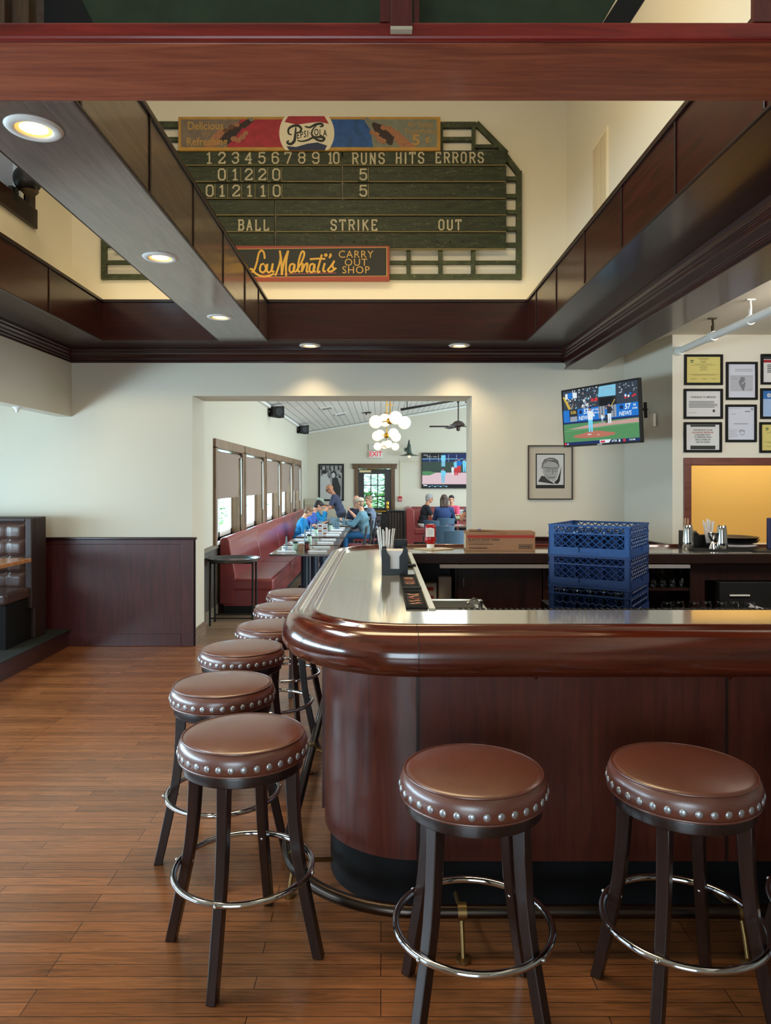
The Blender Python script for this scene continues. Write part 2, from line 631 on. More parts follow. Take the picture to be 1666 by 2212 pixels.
# left side: bulkhead and well wall with clerestory openings, alcove wall with windows
m = MB()
m.box(-3.35, -3.2, -4.2, YW, 2.37, 4.18).box(-3.35, -3.2, -4.2, YW, 5.5, ZT)
m.box(-3.35, -3.2, 6.50, YW, 4.18, 5.5).box(-3.35, -3.2, 4.2, 4.7, 4.18, 5.5).box(-3.35, -3.2, -4.2, 2.0, 4.18, 5.5)
struct(m, 'wall_left', WALL)
m = MB()
m.box(-5.15, -5.0, -4.2, YW, 0, 0.85).box(-5.15, -5.0, -4.2, YW, 1.9, 2.85)
for ya, yb in ((-4.2, 0.2), (2.1, 2.4), (4.3, 4.6), (6.5, YW)):
    m.box(-5.15, -5.0, ya, yb, 0.85, 1.9)
struct(m, 'wall_alcove', WALL)
m = MB().box(-5.15, -3.35, -4.2, YW, 2.80, 2.85)
struct(m, 'ceiling', CEIL)
m = MB().box(-3.35, 2.1, -4.2, YW, ZT, ZT + 0.1)
struct(m, 'ceiling', CEIL)
m = MB().box(2.05, 6.2, -4.2, 8.4, 3.03, 3.13)
struct(m, 'ceiling', CEIL)
m = MB().box(1.92, 2.06, -4.2, YW, 2.86, ZT)
struct(m, 'wall_well_right', WALL)

# ---- wooden ring, beam, cross beam, crown
RZ0, RZ1 = 3.05, 3.444


def ring(name, x0, x1, y0, y1, wm, face, strips):
    t = struct(MB().box(x0, x1, y0, y1, RZ0, RZ1), name, wm, bevel=0.004)
    c = MB()   # cap mouldings on the inner faces
    for f, s in face:
        if f in ('x0', 'x1'):
            X = x0 if f == 'x0' else x1
            d = -1 if f == 'x0' else 1
            a, b = sorted((X, X + d * 0.014))
            c.box(a, b, y0, y1, RZ1 - 0.022, RZ1 + 0.006)
            a, b = sorted((X, X + d * 0.008))
            c.box(a, b, y0, y1, RZ0, RZ0 + 0.014)
            for y in strips:
                c.box(a, b, y - 0.009, y + 0.009, RZ0 + 0.014, RZ1 - 0.022)
        else:
            c.box(x0, x1, y0 - 0.014, y0, RZ1 - 0.022, RZ1 + 0.006)
            c.box(x0, x1, y0 - 0.008, y0, RZ0, RZ0 + 0.014)
    c.build('edge_moulding', DARK, t, bevel=0.003)
    return t


ring('trim_1', -3.2, -2.68, 2.57, 6.95, WOODY, [('x1', 0)], (3.43, 4.23, 5.03, 5.83))
ring('trim_2', -3.2, 1.92, 6.95, YW, WOODX, [('y0', 0)], ())
ring('trim_3', 1.41, 1.92, 2.57, 6.95, WOODY, [('x0', 0)], (2.65, 3.45, 4.22, 4.99, 5.8, 6.55))
ring('trim_4', -1.554, -1.094, 2.57, 6.95, BEAMW, [('x0', 0), ('x1', 0)], (2.62, 3.41, 4.20, 5.0, 5.8, 6.45))
t = struct(MB().box(-3.2, 1.92, 2.23, 2.57, RZ0, 3.10).box(1.92, 6.0, 2.23, 2.57, RZ0 - 0.0, 3.10), 'trim_5', CROSSW, bevel=0.01)
MB().box(-3.2, 6.0, 2.205, 2.23, RZ0 + 0.002, 3.104).build('front_lip', LIPW, t, bevel=0.008)

# crown mouldings: profile as (distance from wall, z)
PR = [(0, 3.05), (1, 3.05), (1, 3.034), (0.84, 3.026), (0.80, 3.008), (0.60, 2.995), (0.52, 2.975), (0.34, 2.968), (0.30, 2.95), (0.12, 2.945), (0.12, 2.925), (0, 2.925)]
m = MB()
m.prism([(YW - 0.16 * o, z) for o, z in PR], -3.2, 1.92, 'x')
struct(m, 'trim_6', WOODX, bevel=0.003)
m = MB().prism([(-3.2 + 0.065 * o, z) for o, z in PR], 2.57, YW - 0.02, 'y')
struct(m, 'trim_7', WOODY, bevel=0.002)
m = MB()
m.prism([(1.92, 3.05), (1.83, 3.05), (1.835, 3.02), (1.85, 3.005), (1.85, 2.99), (1.862, 2.985), (1.862, 2.968), (1.872, 2.962), (1.878, 2.90), (1.888, 2.895), (1.888, 2.868), (1.876, 2.860), (1.876, 2.846), (2.22, 2.846), (2.22, 2.87), (1.92, 2.87)], 2.3, YW - 0.09, 'y')
struct(m, 'trim_8', WOODY, bevel=0.003)
# wainscot on the wall beside the booth, and on the wall behind the bar
m = MB().box(-3.9, -1.93, YW - 0.012, YW, 0, 1.10)
m.box(-2.06, -1.915, YW - 0.026, YW, 0, 1.10).box(-3.9, -2.06, YW - 0.026, YW, 0, 0.125).box(-3.9, -2.06, YW - 0.018, YW, 1.05, 1.10)
t = struct(m, 'trim_9', WAINS, bevel=0.004)
MB().box(-3.9, -1.90, YW - 0.04, YW, 1.10, 1.125).build('cap_rail', WOODX, t, bevel=0.006)
MB().box(-1.93, -1.915, YW - 0.026, YW + 0.0, 0, 1.10).build('end_post', WAINS, t)
m = MB().box(0.95, 2.52, YW - 0.015, YW, 0, 1.10)
t = struct(m, 'trim_10', WAINS)
c = MB().box(0.95, 2.52, YW - 0.045, YW, 1.10, 1.13)
c.prism([(2.52, YW), (2.50, YW - 0.045), (2.60, 6.55), (2.645, 6.55)], 1.10, 1.13, 'z')
c.build('cap_rail', WOODX, t, bevel=0.004)
m = MB().prism([(-1.95, YW), (-1.93, YW + 0.0), (-1.93, YB), (-1.95, YB)], 0, 0.16, 'z')
struct(m, 'baseboard_jamb', OAKX)
# frame of the pass-through
m = MB()
f = 0.068
m.box(PX0 - f, PX0, 6.535, 6.66, PZ0 - 0.02, PZ1 + f).box(PX1, PX1 + f, 6.535, 6.66, PZ0 - 0.02, PZ1 + f).box(PX0, PX1, 6.535, 6.66, PZ1, PZ1 + f)
struct(m, 'trim_11', wood('pass_frame_wood', (84, 38, 28), (120, 62, 46), 0, 0.4, 0.1), bevel=0.004)
# green board, posts and slanted battens standing on the cross beam
GREEN = mat('dark_green_paint', (40, 56, 36), 0.6, var=0.25, vscale=9)
GRN2 = mat('scoreboard_green', (33, 43, 25), 0.6, var=0.6, vscale=5, stretch=(1, 4, 5), speck=(104, 106, 74))
OLDW = mat('old_lattice_green', (52, 60, 38), 0.6, var=0.5, vscale=10, speck=(120, 118, 84))
t = thing('green_board', 'dark green painted board standing on the red cross beam at the top', 'board', (0, 2.44, 3.10))
MB().prism([(-1.125, 0), (0.66, 0), (0.80, 0.24), (0.80, 0.9), (-1.125, 0.9)], 0.0, 0.025, 'y').build('panel', GREEN, t)
MB().prism([(0.655, 0), (0.745, 0), (0.90, 0.24), (0.90, 0.9), (0.81, 0.9), (0.81, 0.24)], -0.012, 0.03, 'y').build('slanted_edge', MATTE, t)
MB().prism([(-1.135, 0), (-0.90, 0.0), (-1.02, 0.24), (-1.135, 0.24)], -0.008, 0, 'y').build('corner_patch', MATTE, t)
POSTW = wood('upright_post_wood', (64, 20, 20), (110, 42, 40), 2, 0.4, 0.1)
for lab, x, wd, y, z0 in (('square mahogany post nailed to the front of the cross beam, chipped white foot', 0.052, 0.046, 2.185, 3.068),
                          ('pair of dark brown posts on the cross beam at its left end', -1.30, 0.0, 2.35, 3.10),
                          ('mahogany post on the right end of the cross beam', 1.17, 0.06, 2.21, 3.104)):
    t = thing('upright_post', lab, 'post', (x, y, z0))
    if wd:
        MB().box(-wd / 2, wd / 2 + 0.02, -0.005, 0.018, 0, 0.95).build('post', POSTW, t, bevel=0.003)
        if x < 1:
            MB().box(-wd / 2, wd / 2 + 0.02, -0.0065, 0.018, -0.004, 0.006).build('chipped_foot', mat('bare_chipped_wood', (196, 184, 160), 0.8), t)
            MB().box(-0.055, -0.025, 0.02, 0.045, 0.036, 0.95).box(0.05, 0.066, 0.03, 0.05, 0.036, 0.95).build('side_batten', POSTW, t)
    else:
        b = wood('brown_post_wood', (40, 26, 18), (96, 70, 48), 2, 0.5, 0)
        MB().box(0.02, 0.075, 0, 0.05, 0, 0.9).build('post', b, t)
        MB().box(0.09, 0.145, 0.02, 0.07, 0, 0.9).build('post', b, t)
        MB().box(-0.12, -0.02, 0.02, 0.07, 0, 0.9).build('post', DARK, t)

# ---- clerestory window in the left wall of the well
t = tag(MB().build('window_1') if False else thing('window_1', None, None, (-3.2, 5.6, 4.1)), kind='structure')
m = MB().box(-0.02, 0.03, 0.90, 1.03, -0.06, 1.45).box(-0.02, 0.035, -1.0, 1.06, -0.075, 0.10).box(-0.02, 0.03, -0.93, -0.82, 0.10, 1.45)
m.build('window_frame', DARK, t, bevel=0.004)
MB().box(-0.06, -0.04, 0.80, 0.90, 0.1, 1.45).build('sash', mat('pale_window_sash', (176, 200, 232), 0.4), t)
MB().box(-0.065, -0.06, -0.82, 0.9, 0.1, 1.4).build('pane', mat('hazy_clerestory_glass', (150, 160, 184), 0.5, trans=0.25), t)
t = tag(thing('window_2', None, None, (-3.2, 3.1, 4.1)), kind='structure')
MB().box(-0.02, 0.03, 1.0, 1.12, -0.06, 1.45).box(-0.02, 0.035, -1.15, 1.12, -0.075, 0.10).box(-0.02, 0.03, -1.15, -1.03, 0.1, 1.45).build('window_frame', DARK, t)

# ================================================================ DINING ROOM SHELL
XW = -2.1
YE = 20.5
WIN = [(9.04, 10.94), (11.01, 12.93), (13.02, 14.98), (15.0, 16.97), (17.04, 18.80)]
m = MB()
m.box(XW - 0.2, XW, YB, YE + 0.1, 0, 0.93).box(XW - 0.2, XW, YB, YE + 0.1, 2.14, 3.3)
prev = YB
for a, b in WIN:
    m.box(XW - 0.2, XW, prev, a + 0.09, 0.93, 2.14)
    prev = b - 0.09
m.box(XW - 0.2, XW, prev, YE + 0.1, 0.93, 2.14)
struct(m, 'wall_dining_left', WALL)
DX0, DX1 = -0.64, 0.29
m = MB()
m.box(XW - 0.2, DX0, YE, YE + 0.15, 0, 4.3).box(DX1, 6.3, YE, YE + 0.15, 0, 4.3).box(DX0, DX1, YE, YE + 0.15, 2.06, 4.3)
struct(m, 'wall_dining_end', WALL)
m = MB().box(6.2, 6.35, 8.8, YE, 0, 0.6).box(6.2, 6.35, 8.8, YE, 2.6, 4.0)
struct(m, 'wall_dining_right', WALL)
m = MB().box(0.943, 6.3, YB, YB + 0.9, 2.9, 4.4)
struct(m, 'wall_dining_near', WALL)
m = MB()
m.prism([(-2.3, 3.085), (3.0, 3.97), (6.4, 3.4), (6.4, 3.5), (3.0, 4.07), (-2.3, 3.185)], YB - 0.02, YE + 0.1, 'y')
struct(m, 'ceiling', ceil_plank)
m = MB().box(XW, XW + 0.06, YB, YE, 3.06, 3.11).prism([(XW, 3.10), (3.0, 3.95), (3.0, 3.90), (XW, 3.05)], YE - 0.05, YE, 'y')
struct(m, 'trim_12', WHITE)
m = MB().box(-30, -2.35, 2, 40, -0.3, -0.12).box(-2.35, 30, 20.7, 40, -0.3, -0.12)
struct(m, 'ground', mat('pale_paving', (200, 200, 196), 0.8))

BLIND = mat('taupe_roller_fabric', (150, 132, 120), 0.85, bump=0.04, bscale=260)
for i, (a, b) in enumerate(WIN):
    t = tag(thing('window_%d' % (i + 3), None, None, (XW, a, 0.93)), kind='structure')
    L = b - a
    fr = MB()
    fr.box(-0.02, 0.035, 0, 0.10, -0.06, 1.21).box(-0.02, 0.035, L - 0.10, L, -0.06, 1.21)
    fr.box(-0.02, 0.035, 0.10, L - 0.10, 1.19, 1.31).box(-0.02, 0.035, 0, 0.10, 1.19, 1.31).box(-0.02, 0.035, L - 0.10, L, 1.19, 1.31)
    fr.box(-0.19, 0.0, 0.088, 0.10, 0, 1.2).box(-0.19, 0.0, L - 0.10, L - 0.088, 0, 1.2)
    fr.build('window_frame', OAKT, t, bevel=0.004)
    MB().box(-0.19, 0.05, 0.02, L - 0.02, -0.03, 0.0).build('window_sill', WHITE, t)
    sa = MB().box(-0.18, -0.14, 0.10, 0.17, 0, 1.2).box(-0.18, -0.14, L - 0.17, L - 0.10, 0, 1.2).box(-0.18, -0.14, 0.1, L - 0.1, 0, 0.07)
    sa.box(-0.18, -0.14, L * 0.5 - 0.04, L * 0.5 + 0.04, 0, 1.2)
    sa.build('sash', WHITE, t)
    MB().box(-0.165, -0.16, 0.1, L - 0.1, 0.0, 1.2).build('pane', PANE, t)
    # its roller blind
    where = ['nearest the opening', 'second from the opening', 'in the middle of the window row', 'fourth from the opening, edge torn', 'last of the row'][i]
    bl = thing('roller_blind', 'taupe roller blind half lowered in the dining window ' + where, 'blind', (XW - 0.03, a, 0.93), group='roller blinds in the dining room windows')
    MB().cyl((0, 0.12, 1.135), (0, L - 0.14, 1.135), 0.032, n=16).build('roller', BLIND, bl, smooth=40)
    MB().cyl((0, L - 0.14, 1.135), (0, L - 0.105, 1.135), 0.040, n=14).cyl((0, 0.10, 1.135), (0, 0.12, 1.135), 0.040, n=14).build('bracket', BLACK, bl, smooth=40)
    fb = MB()
    if i == 3:
        fb.prism([(0.13, 0.55), (L - 0.62, 0.55), (L - 0.30, 1.13), (0.13, 1.13)], 0.028, 0.031, 'x')
    else:
        fb.box(0.028, 0.031, 0.13, L - 0.30, 0.56, 1.13)
    fb.build('fabric', BLIND, bl)
    if i == 3:
        MB().prism([(L - 0.62, 0.55), (L - 0.34, 0.80), (L - 0.30, 1.1)], 0.024, 0.026, 'x').build('torn_edge', DARK, bl)
    MB().box(0.022, 0.038, 0.13, L - 0.30 - (0.32 if i == 3 else 0), 0.545, 0.565).build('hem_bar', BLIND, bl)
    ch = MB()
    ch.tube([(0.035, L - 0.13, 1.13), (0.04, L - 0.135, 0.7), (0.04, L - 0.125, 0.30), (0.04, L - 0.11, 0.275), (0.04, L - 0.095, 0.30), (0.035, L - 0.11, 1.13)], 0.006, 6)
    ch.build('pull_chain', WHITE, bl, smooth=60)

# glazed exit door at the end of the dining room
DOORM = mat('charcoal_door_paint', (52, 50, 50), 0.45)
t = tag(thing('door_1', None, None, (0, YE, 0)), kind='structure')
g0, g1, h0, h1 = -0.478, 0.105, 0.955, 1.91
m = MB()
m.box(DX0, g0, -0.02, 0.025, 0.01, 2.05).box(g1, DX1, -0.02, 0.025, 0.01, 2.05).box(g0, g1, -0.02, 0.025, 0.01, h0).box(g0, g1, -0.02, 0.025, h1, 2.05)
for k in (1, 2):
    u = g0 + (g1 - g0) * k / 3
    v = h0 + (h1 - h0) * k / 3
    m.box(u - 0.014, u + 0.014, -0.012, 0.02, h0, h1).box(g0, g1, -0.012, 0.02, v - 0.014, v + 0.014)
m.build('door_leaf', DOORM, t)
MB().box(g0, g1, 0.0, 0.004, h0, h1).build('pane', PANE, t)
MB().box(DX0 + 0.03, DX1 - 0.12, -0.075, -0.05, 0.84, 0.875).build('push_bar', BRASS, t)
MB().lathe([(0.03, 0), (0.045, 0.02), (0.045, 0.16), (0.03, 0.2), (0.05, 0.22), (0.04, 0.30)], (DX1 - 0.10, -0.09, 0.83), 14).build('latch_case', BRASS, t, smooth=40)
MB().box(DX0 + 0.03, DX0 + 0.36, -0.05, -0.02, 1.955, 2.02).build('door_closer', mat('pale_brass', (216, 196, 150), 0.4), t)
MB().cyl((DX0 + 0.25, -0.06, 2.05), (DX0 + 0.55, -0.04, 2.04), 0.012, n=8).build('closer_arm', BRASS, t)
m = MB().box(DX0 - 0.11, DX0, -0.04, 0, 0, 2.06).box(DX1, DX1 + 0.11, -0.04, 0, 0, 2.06)
m.box(DX0 - 0.16, DX1 + 0.16, -0.06, 0, 2.06, 2.19).box(DX0 - 0.18, DX1 + 0.18, -0.075, 0, 2.17, 2.20)
m.build('door_frame', wood('door_trim_wood', (78, 56, 38), (116, 88, 62), 2, 0.5, 0), t, bevel=0.005)


def leaves(name, label, c, size, n, seed):
    rnd = random.Random(seed)
    m = MB()
    gs = [mat('leaf_%d' % k, col, 0.6) for k, col in enumerate(((50, 104, 40), (92, 158, 58), (140, 200, 90), (206, 228, 180)))]
    for _ in range(n):
        p = Vector((c[0] + rnd.gauss(0, size[0]), c[1] + rnd.gauss(0, size[1]), c[2] + rnd.uniform(-1, 1) * size[2]))
        M = Matrix.Rotation(rnd.uniform(0, 6.28), 3, 'Z') @ Matrix.Rotation(rnd.uniform(-1.2, 1.2), 3, 'X')
        s = rnd.uniform(0.06, 0.12)
        m.use(rnd.choice(gs))
        q = [M @ Vector(x) + p for x in ((-s, 0, 0), (0, -s * 0.5, 0.01), (s, 0, 0.03), (0, s * 0.5, 0.01))]
        m.add(q, [(0, 1, 2, 3)])
    return tag(m.build(name), label, 'bush', kind='stuff')


leaves('bush_foliage', 'sunlit green leaves outside the glazed exit door', (-0.2, 24.0, 1.2), (0.8, 0.5, 1.8), 4200, 1)
leaves('bush_foliage', 'green leaves outside the dining room window nearest the opening', (-7.5, 26, 1.2), (0.8, 6.0, 1.2), 1500, 2)
# ================================================================ SCOREBOARD AND SIGNS ON THE WELL WALL
SB = 7.42
CREAMT = mat('faded_cream_lettering', (176, 168, 142), 0.7, var=0.18, vscale=30)


def Q(X, Y, d=SB):
    return P(X, Y, d)


def bx(mb, X0, X1, Y0, Y1, d, y0, y1):
    x0, z1 = P(X0, Y0, d)
    x1, z0 = P(X1, Y1, d)
    return mb.box(x0, x1, y0, y1, z0, z1)


sb = thing('scoreboard', 'weathered green wooden baseball scoreboard with runs, hits and errors on the yellow well wall', 'scoreboard', (0, 0, 0))
MX = 672.5
fr = MB()


def strip(mb, pts, wpx):
    q = [P(X, Y, SB) for X, Y in pts]
    yf = YW - 0.040 - 0.0004 * (len(mb.f) % 29)
    r = wpx * SB / 1560 / 2
    for (a, b), (c, d) in zip(q[:-1], q[1:]):
        L = math.hypot(c - a, d - b)
        nx, nz = -(d - b) / L * r, (c - a) / L * r
        mb.prism([(a + nx, b + nz), (c + nx, d + nz), (c - nx, d - nz), (a - nx, b - nz)], yf, YW, 'y')


for side in (1, -1):
    def mx(X):
        return X if side == 1 else 2 * MX - X
    strip(fr, [(mx(672), 268), (mx(1030), 268)], 13)
    strip(fr, [(mx(1030), 264), (mx(1095), 330)], 12)
    strip(fr, [(mx(1086), 326), (mx(1124), 376)], 12)
    strip(fr, [(mx(1122), 368), (mx(1122), 603)], 12)
    strip(fr, [(mx(672), 597), (mx(1127), 597)], 11)
    strip(fr, [(mx(672), 566), (mx(1120), 566)], 8)
    for X in (883, 952, 1023):
        strip(fr, [(mx(X), 535), (mx(X), 600)], 9)
    for Y in (385, 422, 457, 493, 528):
        strip(fr, [(mx(1090), Y), (mx(1120), Y)], 9)
    for X in (953, 1024):
        strip(fr, [(mx(X), 266), (mx(X), 328)], 8)
    strip(fr, [(mx(945), 299), (mx(1024), 299)], 9)
    strip(fr, [(mx(1024), 315), (mx(1075), 315)], 8)
fr.build('lattice_frame', OLDW, sb, bevel=0.003)
rows = [(327, 359), (362, 394), (398, 430), (434, 466), (470, 502), (505, 539)]
EDGE = mat('worn_board_edge', (118, 108, 72), 0.7)
for k, (Y0, Y1) in enumerate(rows):
    cut = 740 if k < 3 else 595
    for X0, X1 in ((252, cut - 1.5), (cut + 1.5, 1093)):
        b = bx(MB(), X0, X1, Y0, Y1, SB, YW - 0.075, YW - 0.045).build('score_plank', GRN2, sb, bevel=0.004)
        bx(MB(), X0, X1, Y1 - 0.6, Y1 + 1.3, SB, YW - 0.078, YW - 0.05).build('worn_edge', EDGE, b)

# block lettering drawn as strokes on a 4 x 6 grid
GL = {
    '0': [[(1, 0), (3, 0), (4, 1), (4, 5), (3, 6), (1, 6), (0, 5), (0, 1), (1, 0)]],
    '1': [[(0.7, 5), (2, 6), (2, 0)], [(0.8, 0), (3.2, 0)]],
    '2': [[(0, 4.6), (0, 5), (1, 6), (3, 6), (4, 5), (4, 4), (0, 0.6), (0, 0), (4, 0), (4, 0.8)]],
    '3': [[(0, 5), (1, 6), (3, 6), (4, 5), (4, 4), (3, 3.1), (1.6, 3.1)], [(3, 3.1), (4, 2.2), (4, 1), (3, 0), (1, 0), (0, 1)]],
    '4': [[(3, 0), (3, 6), (0, 2), (4, 2)], [(2.2, 0), (3.8, 0)]],
    '5': [[(3.8, 6), (0.4, 6), (0.2, 3.3), (1, 3.8), (3, 3.8), (4, 2.8), (4, 1), (3, 0), (1, 0), (0, 1)]],
    '6': [[(4, 5), (3, 6), (1, 6), (0, 5), (0, 1), (1, 0), (3, 0), (4, 1), (4, 2.4), (3, 3.4), (1, 3.4), (0, 2.6)]],
    '7': [[(0, 5.2), (0, 6), (4, 6), (4, 5.4), (1.6, 0)]],
    '8': [[(1, 3.1), (0, 4), (0, 5), (1, 6), (3, 6), (4, 5), (4, 4), (3, 3.1), (1, 3.1), (0, 2.2), (0, 1), (1, 0), (3, 0), (4, 1), (4, 2.2), (3, 3.1)]],
    '9': [[(0, 1), (1, 0), (3, 0), (4, 1), (4, 5), (3, 6), (1, 6), (0, 5), (0, 3.6), (1, 2.7), (3, 2.7), (4, 3.5)]],
    'R': [[(0.5, 0), (0.5, 6)], [(0, 6), (3, 6), (4, 5), (4, 4), (3, 3), (0.5, 3)], [(2.2, 3), (4, 0)]],
    'U': [[(0.3, 6), (0.3, 1), (1.2, 0), (2.8, 0), (3.7, 1), (3.7, 6)]],
    'N': [[(0.4, 0), (0.4, 6), (3.6, 0), (3.6, 6)]],
    'S': [[(3.8, 4.8), (3.8, 5.1), (3, 6), (1, 6), (0.2, 5.1), (0.2, 4.2), (1, 3.3), (3, 2.8), (3.8, 2), (3.8, 0.9), (3, 0), (1, 0), (0.2, 0.9), (0.2, 1.3)]],
    'H': [[(0.4, 0), (0.4, 6)], [(3.6, 0), (3.6, 6)], [(0.4, 3), (3.6, 3)]],
    'I': [[(2, 0), (2, 6)]],
    'T': [[(2, 0), (2, 6)], [(0, 5.2), (0, 6), (4, 6), (4, 5.2)]],
    'E': [[(3.8, 0.9), (3.8, 0), (0.6, 0), (0.6, 6), (3.8, 6), (3.8, 5.1)], [(0.6, 3.1), (2.8, 3.1)]],
    'O': [[(1.2, 0), (2.8, 0), (3.8, 1), (3.8, 5), (2.8, 6), (1.2, 6), (0.2, 5), (0.2, 1), (1.2, 0)]],
    'B': [[(0.5, 0), (0.5, 6)], [(0, 6), (3, 6), (3.8, 5.2), (3.8, 4), (3, 3.2), (0.5, 3.2)], [(3, 3.2), (4, 2.3), (4, 0.9), (3, 0), (0, 0)]],
    'A': [[(0.2, 0), (2, 6), (3.8, 0)], [(0.9, 2), (3.1, 2)]],
    'L': [[(0.6, 6), (0.6, 0), (3.8, 0), (3.8, 1.1)]],
    'K': [[(0.5, 0), (0.5, 6)], [(3.8, 6), (0.5, 2.6)], [(1.6, 3.6), (4, 0)]],
}


def block(ch, X0, X1, Y0, Y1, parent, name, yf, wpx=3.4):
    f_ = Flat(yf, 0.0007)
    x0, z1 = P(X0, Y0, SB)
    x1, z0 = P(X1, Y1, SB)
    h = wpx * SB / 1560
    for st in GL[ch]:
        pts = [(x0 + h / 2 + u / 4 * (x1 - x0 - h), z0 + h / 2 + v / 6 * (z1 - z0 - h)) for u, v in st]
        for a, b in zip(pts[:-1], pts[1:]):
            dx, dz = b[0] - a[0], b[1] - a[1]
            L = math.hypot(dx, dz) or 1
            e = h * 0.35 / L
            f_.stroke([(a[0] - dx * e, a[1] - dz * e), (b[0] + dx * e, b[1] + dz * e)], h, CREAMT)
    return f_.build(name, None, parent)


def block_word(wd, X0, X1, Y0, Y1, yf):
    n = len(wd)
    ws = [0.45 if c == 'I' else 1.0 for c in wd]
    gap = 0.28
    u = (X1 - X0) / (sum(ws) + gap * (n - 1))
    x = X0
    for c, w_ in zip(wd, ws):
        block(c, x, x + w_ * u, Y0, Y1, sb, 'letter', yf)
        x += (w_ + gap) * u


YF = YW - 0.0785
for c, X in zip('123456789', (454, 481, 510, 538, 567, 596, 623, 653, 683)):
    block(c, X - 8, X + 8, 331, 357, sb, 'numeral', YF)
block('1', 708, 721, 331, 357, sb, 'numeral', YF)
block('0', 720, 734, 331, 357, sb, 'numeral', YF)
block_word('RUNS', 760, 832, 332, 358, YF)
block_word('HITS', 854, 917, 331, 357, YF)
block_word('ERRORS', 939, 1045, 331, 356, YF)
block_word('BALL', 515, 583, 476, 501, YF)
block_word('STRIKE', 714, 816, 476, 501, YF)
block_word('OUT', 946, 997, 476, 500, YF)
for Y, items in ((380, ((481, '0'), (510, '1'), (539, '2'), (568, '2'), (598, '0'), (785, '5'))), (415, ((455, '0'), (482, '1'), (512, '2'), (541, '1'), (570, '1'), (599, '0'), (785, '5')))):
    for X, c in items:
        p = bx(MB(), X - 12, X + 12, Y - 15, Y + 15, SB, YW - 0.082, YW - 0.075).build('number_plate', GRN2, sb, bevel=0.002)
        bx(MB(), X + 10.5, X + 12, Y - 15, Y + 15, SB, YW - 0.0825, YW - 0.076).build('worn_edge', EDGE, p)
        block(c, X - 8.5, X + 8.5, Y - 13, Y + 13, p, 'numeral', YW - 0.083)
for X in (738, 765, 792, 945, 972, 999):
    x, z = P(X, 524, SB)
    MB().cyl((x, YW - 0.0765, z), (x, YW - 0.07, z), 0.012, n=10).build('lamp_hole', MATTE, sb)

# soda sign
SD = 7.37
GOLD = mat('sign_gold', (168, 126, 54), 0.5, var=0.15, vscale=10)
t = thing('soda_sign', 'long painted soda sign with red, white and blue roundel fixed above the scoreboard', 'sign', (0, 0, 0))
x0, z1 = P(385, 252, SD)
x1, z0 = P(952, 325, SD)
YS = YW - 0.10
MB().box(x0, x1, YS, YW - 0.045, z0, z1).build('sign_board', GOLD, t, bevel=0.004)
f_ = Flat(YS - 0.001, 0.00012)
GREYB = mat('sign_grey_brown', (110, 96, 84), 0.6, var=0.15, vscale=20)
GREYG = mat('sign_grey_green', (112, 116, 104), 0.6, var=0.15, vscale=20)
RED = mat('sign_red', (150, 34, 52), 0.6, var=0.22, vscale=14)
BLUE = mat('sign_blue', (22, 74, 138), 0.6, var=0.3, vscale=14)
NAVY = mat('sign_navy', (24, 40, 78), 0.6)
CREAMW = mat('sign_cream', (214, 206, 184), 0.6)
INK = mat('sign_ink', (30, 34, 32), 0.6)
SKINP = mat('painted_hand', (150, 100, 74), 0.6, var=0.35, vscale=60)
SKIND = mat('painted_hand_shade', (96, 58, 42), 0.6, var=0.3, vscale=60)
BOTT = mat('painted_bottle', (40, 26, 30), 0.6, var=0.4, vscale=50)
GLD2 = mat('sign_gold_letters', (164, 128, 70), 0.6)


def sq(X, Y):
    return P(X, Y, SD)


def pp(pts):
    return [sq(X, Y) for X, Y in pts]


f_.poly(pp([(391, 258), (520, 258), (500, 318), (391, 318)]), GREYB)
f_.poly(pp([(548, 258), (620, 258), (620, 318), (495, 318), (520, 300)]), RED)
f_.poly(pp([(520, 258), (550, 258), (520, 302), (498, 318), (490, 318)]), RED)
f_.poly(pp([(700, 258), (786, 258), (800, 280), (806, 318), (700, 318)]), BLUE)
f_.poly(pp([(786, 258), (944, 258), (944, 318), (806, 318), (800, 280)]), GREYG)
# arm, hand and bottle on either side
f_.poly(pp([(440, 318), (462, 318), (492, 298), (496, 280), (480, 278), (462, 290)]), SKINP)
f_.poly(pp([(866, 318), (898, 318), (862, 285), (840, 272), (834, 284)]), SKINP)
f_.poly(pp([(473, 304), (490, 282), (516, 266), (530, 268), (520, 282), (494, 312)]), BOTT)
f_.poly(pp([(518, 268), (538, 256), (546, 258), (548, 262), (528, 278)]), BOTT)
f_.poly(pp([(536, 256), (545, 254), (549, 260), (542, 263)]), GREYG)
f_.poly(pp([(802, 268), (806, 264), (826, 270), (848, 294), (846, 314), (836, 310), (812, 288)]), BOTT)
f_.poly(pp([(788, 256), (794, 253), (806, 264), (802, 272)]), GREYG)
for X, Y, r in ((505, 300, 7), (515, 303, 7), (524, 296, 7), (531, 288, 6), (500, 275, 7), (488, 282, 6), (512, 270, 6)):
    f_.disc(*sq(X, Y), r * 0.0047, r * 0.0038, SKIND if X < 503 else SKINP, 12)
for X, Y, r in ((804, 286, 6), (813, 291, 7), (820, 301, 7), (828, 305, 7), (829, 276, 7), (842, 279, 8), (850, 286, 8)):
    f_.disc(*sq(X, Y), r * 0.0047, r * 0.0040, SKINP, 12)
f_.poly(pp([(838, 300), (852, 294), (848, 312), (840, 314)]), BOTT)
f_.text('Delicious', *sq(444, 273), 0.115, GLD2, sx=0.86, bold=0.02)
f_.text('and', *sq(446, 289), 0.05, GLD2)
f_.text('Refreshing', *sq(447, 307), 0.115, GLD2, sx=0.86, bold=0.02)
f_.text('At Soda', *sq(908, 270), 0.085, GLD2, sx=0.95)
f_.text('Fountains', *sq(908, 284), 0.085, GLD2, sx=0.95)
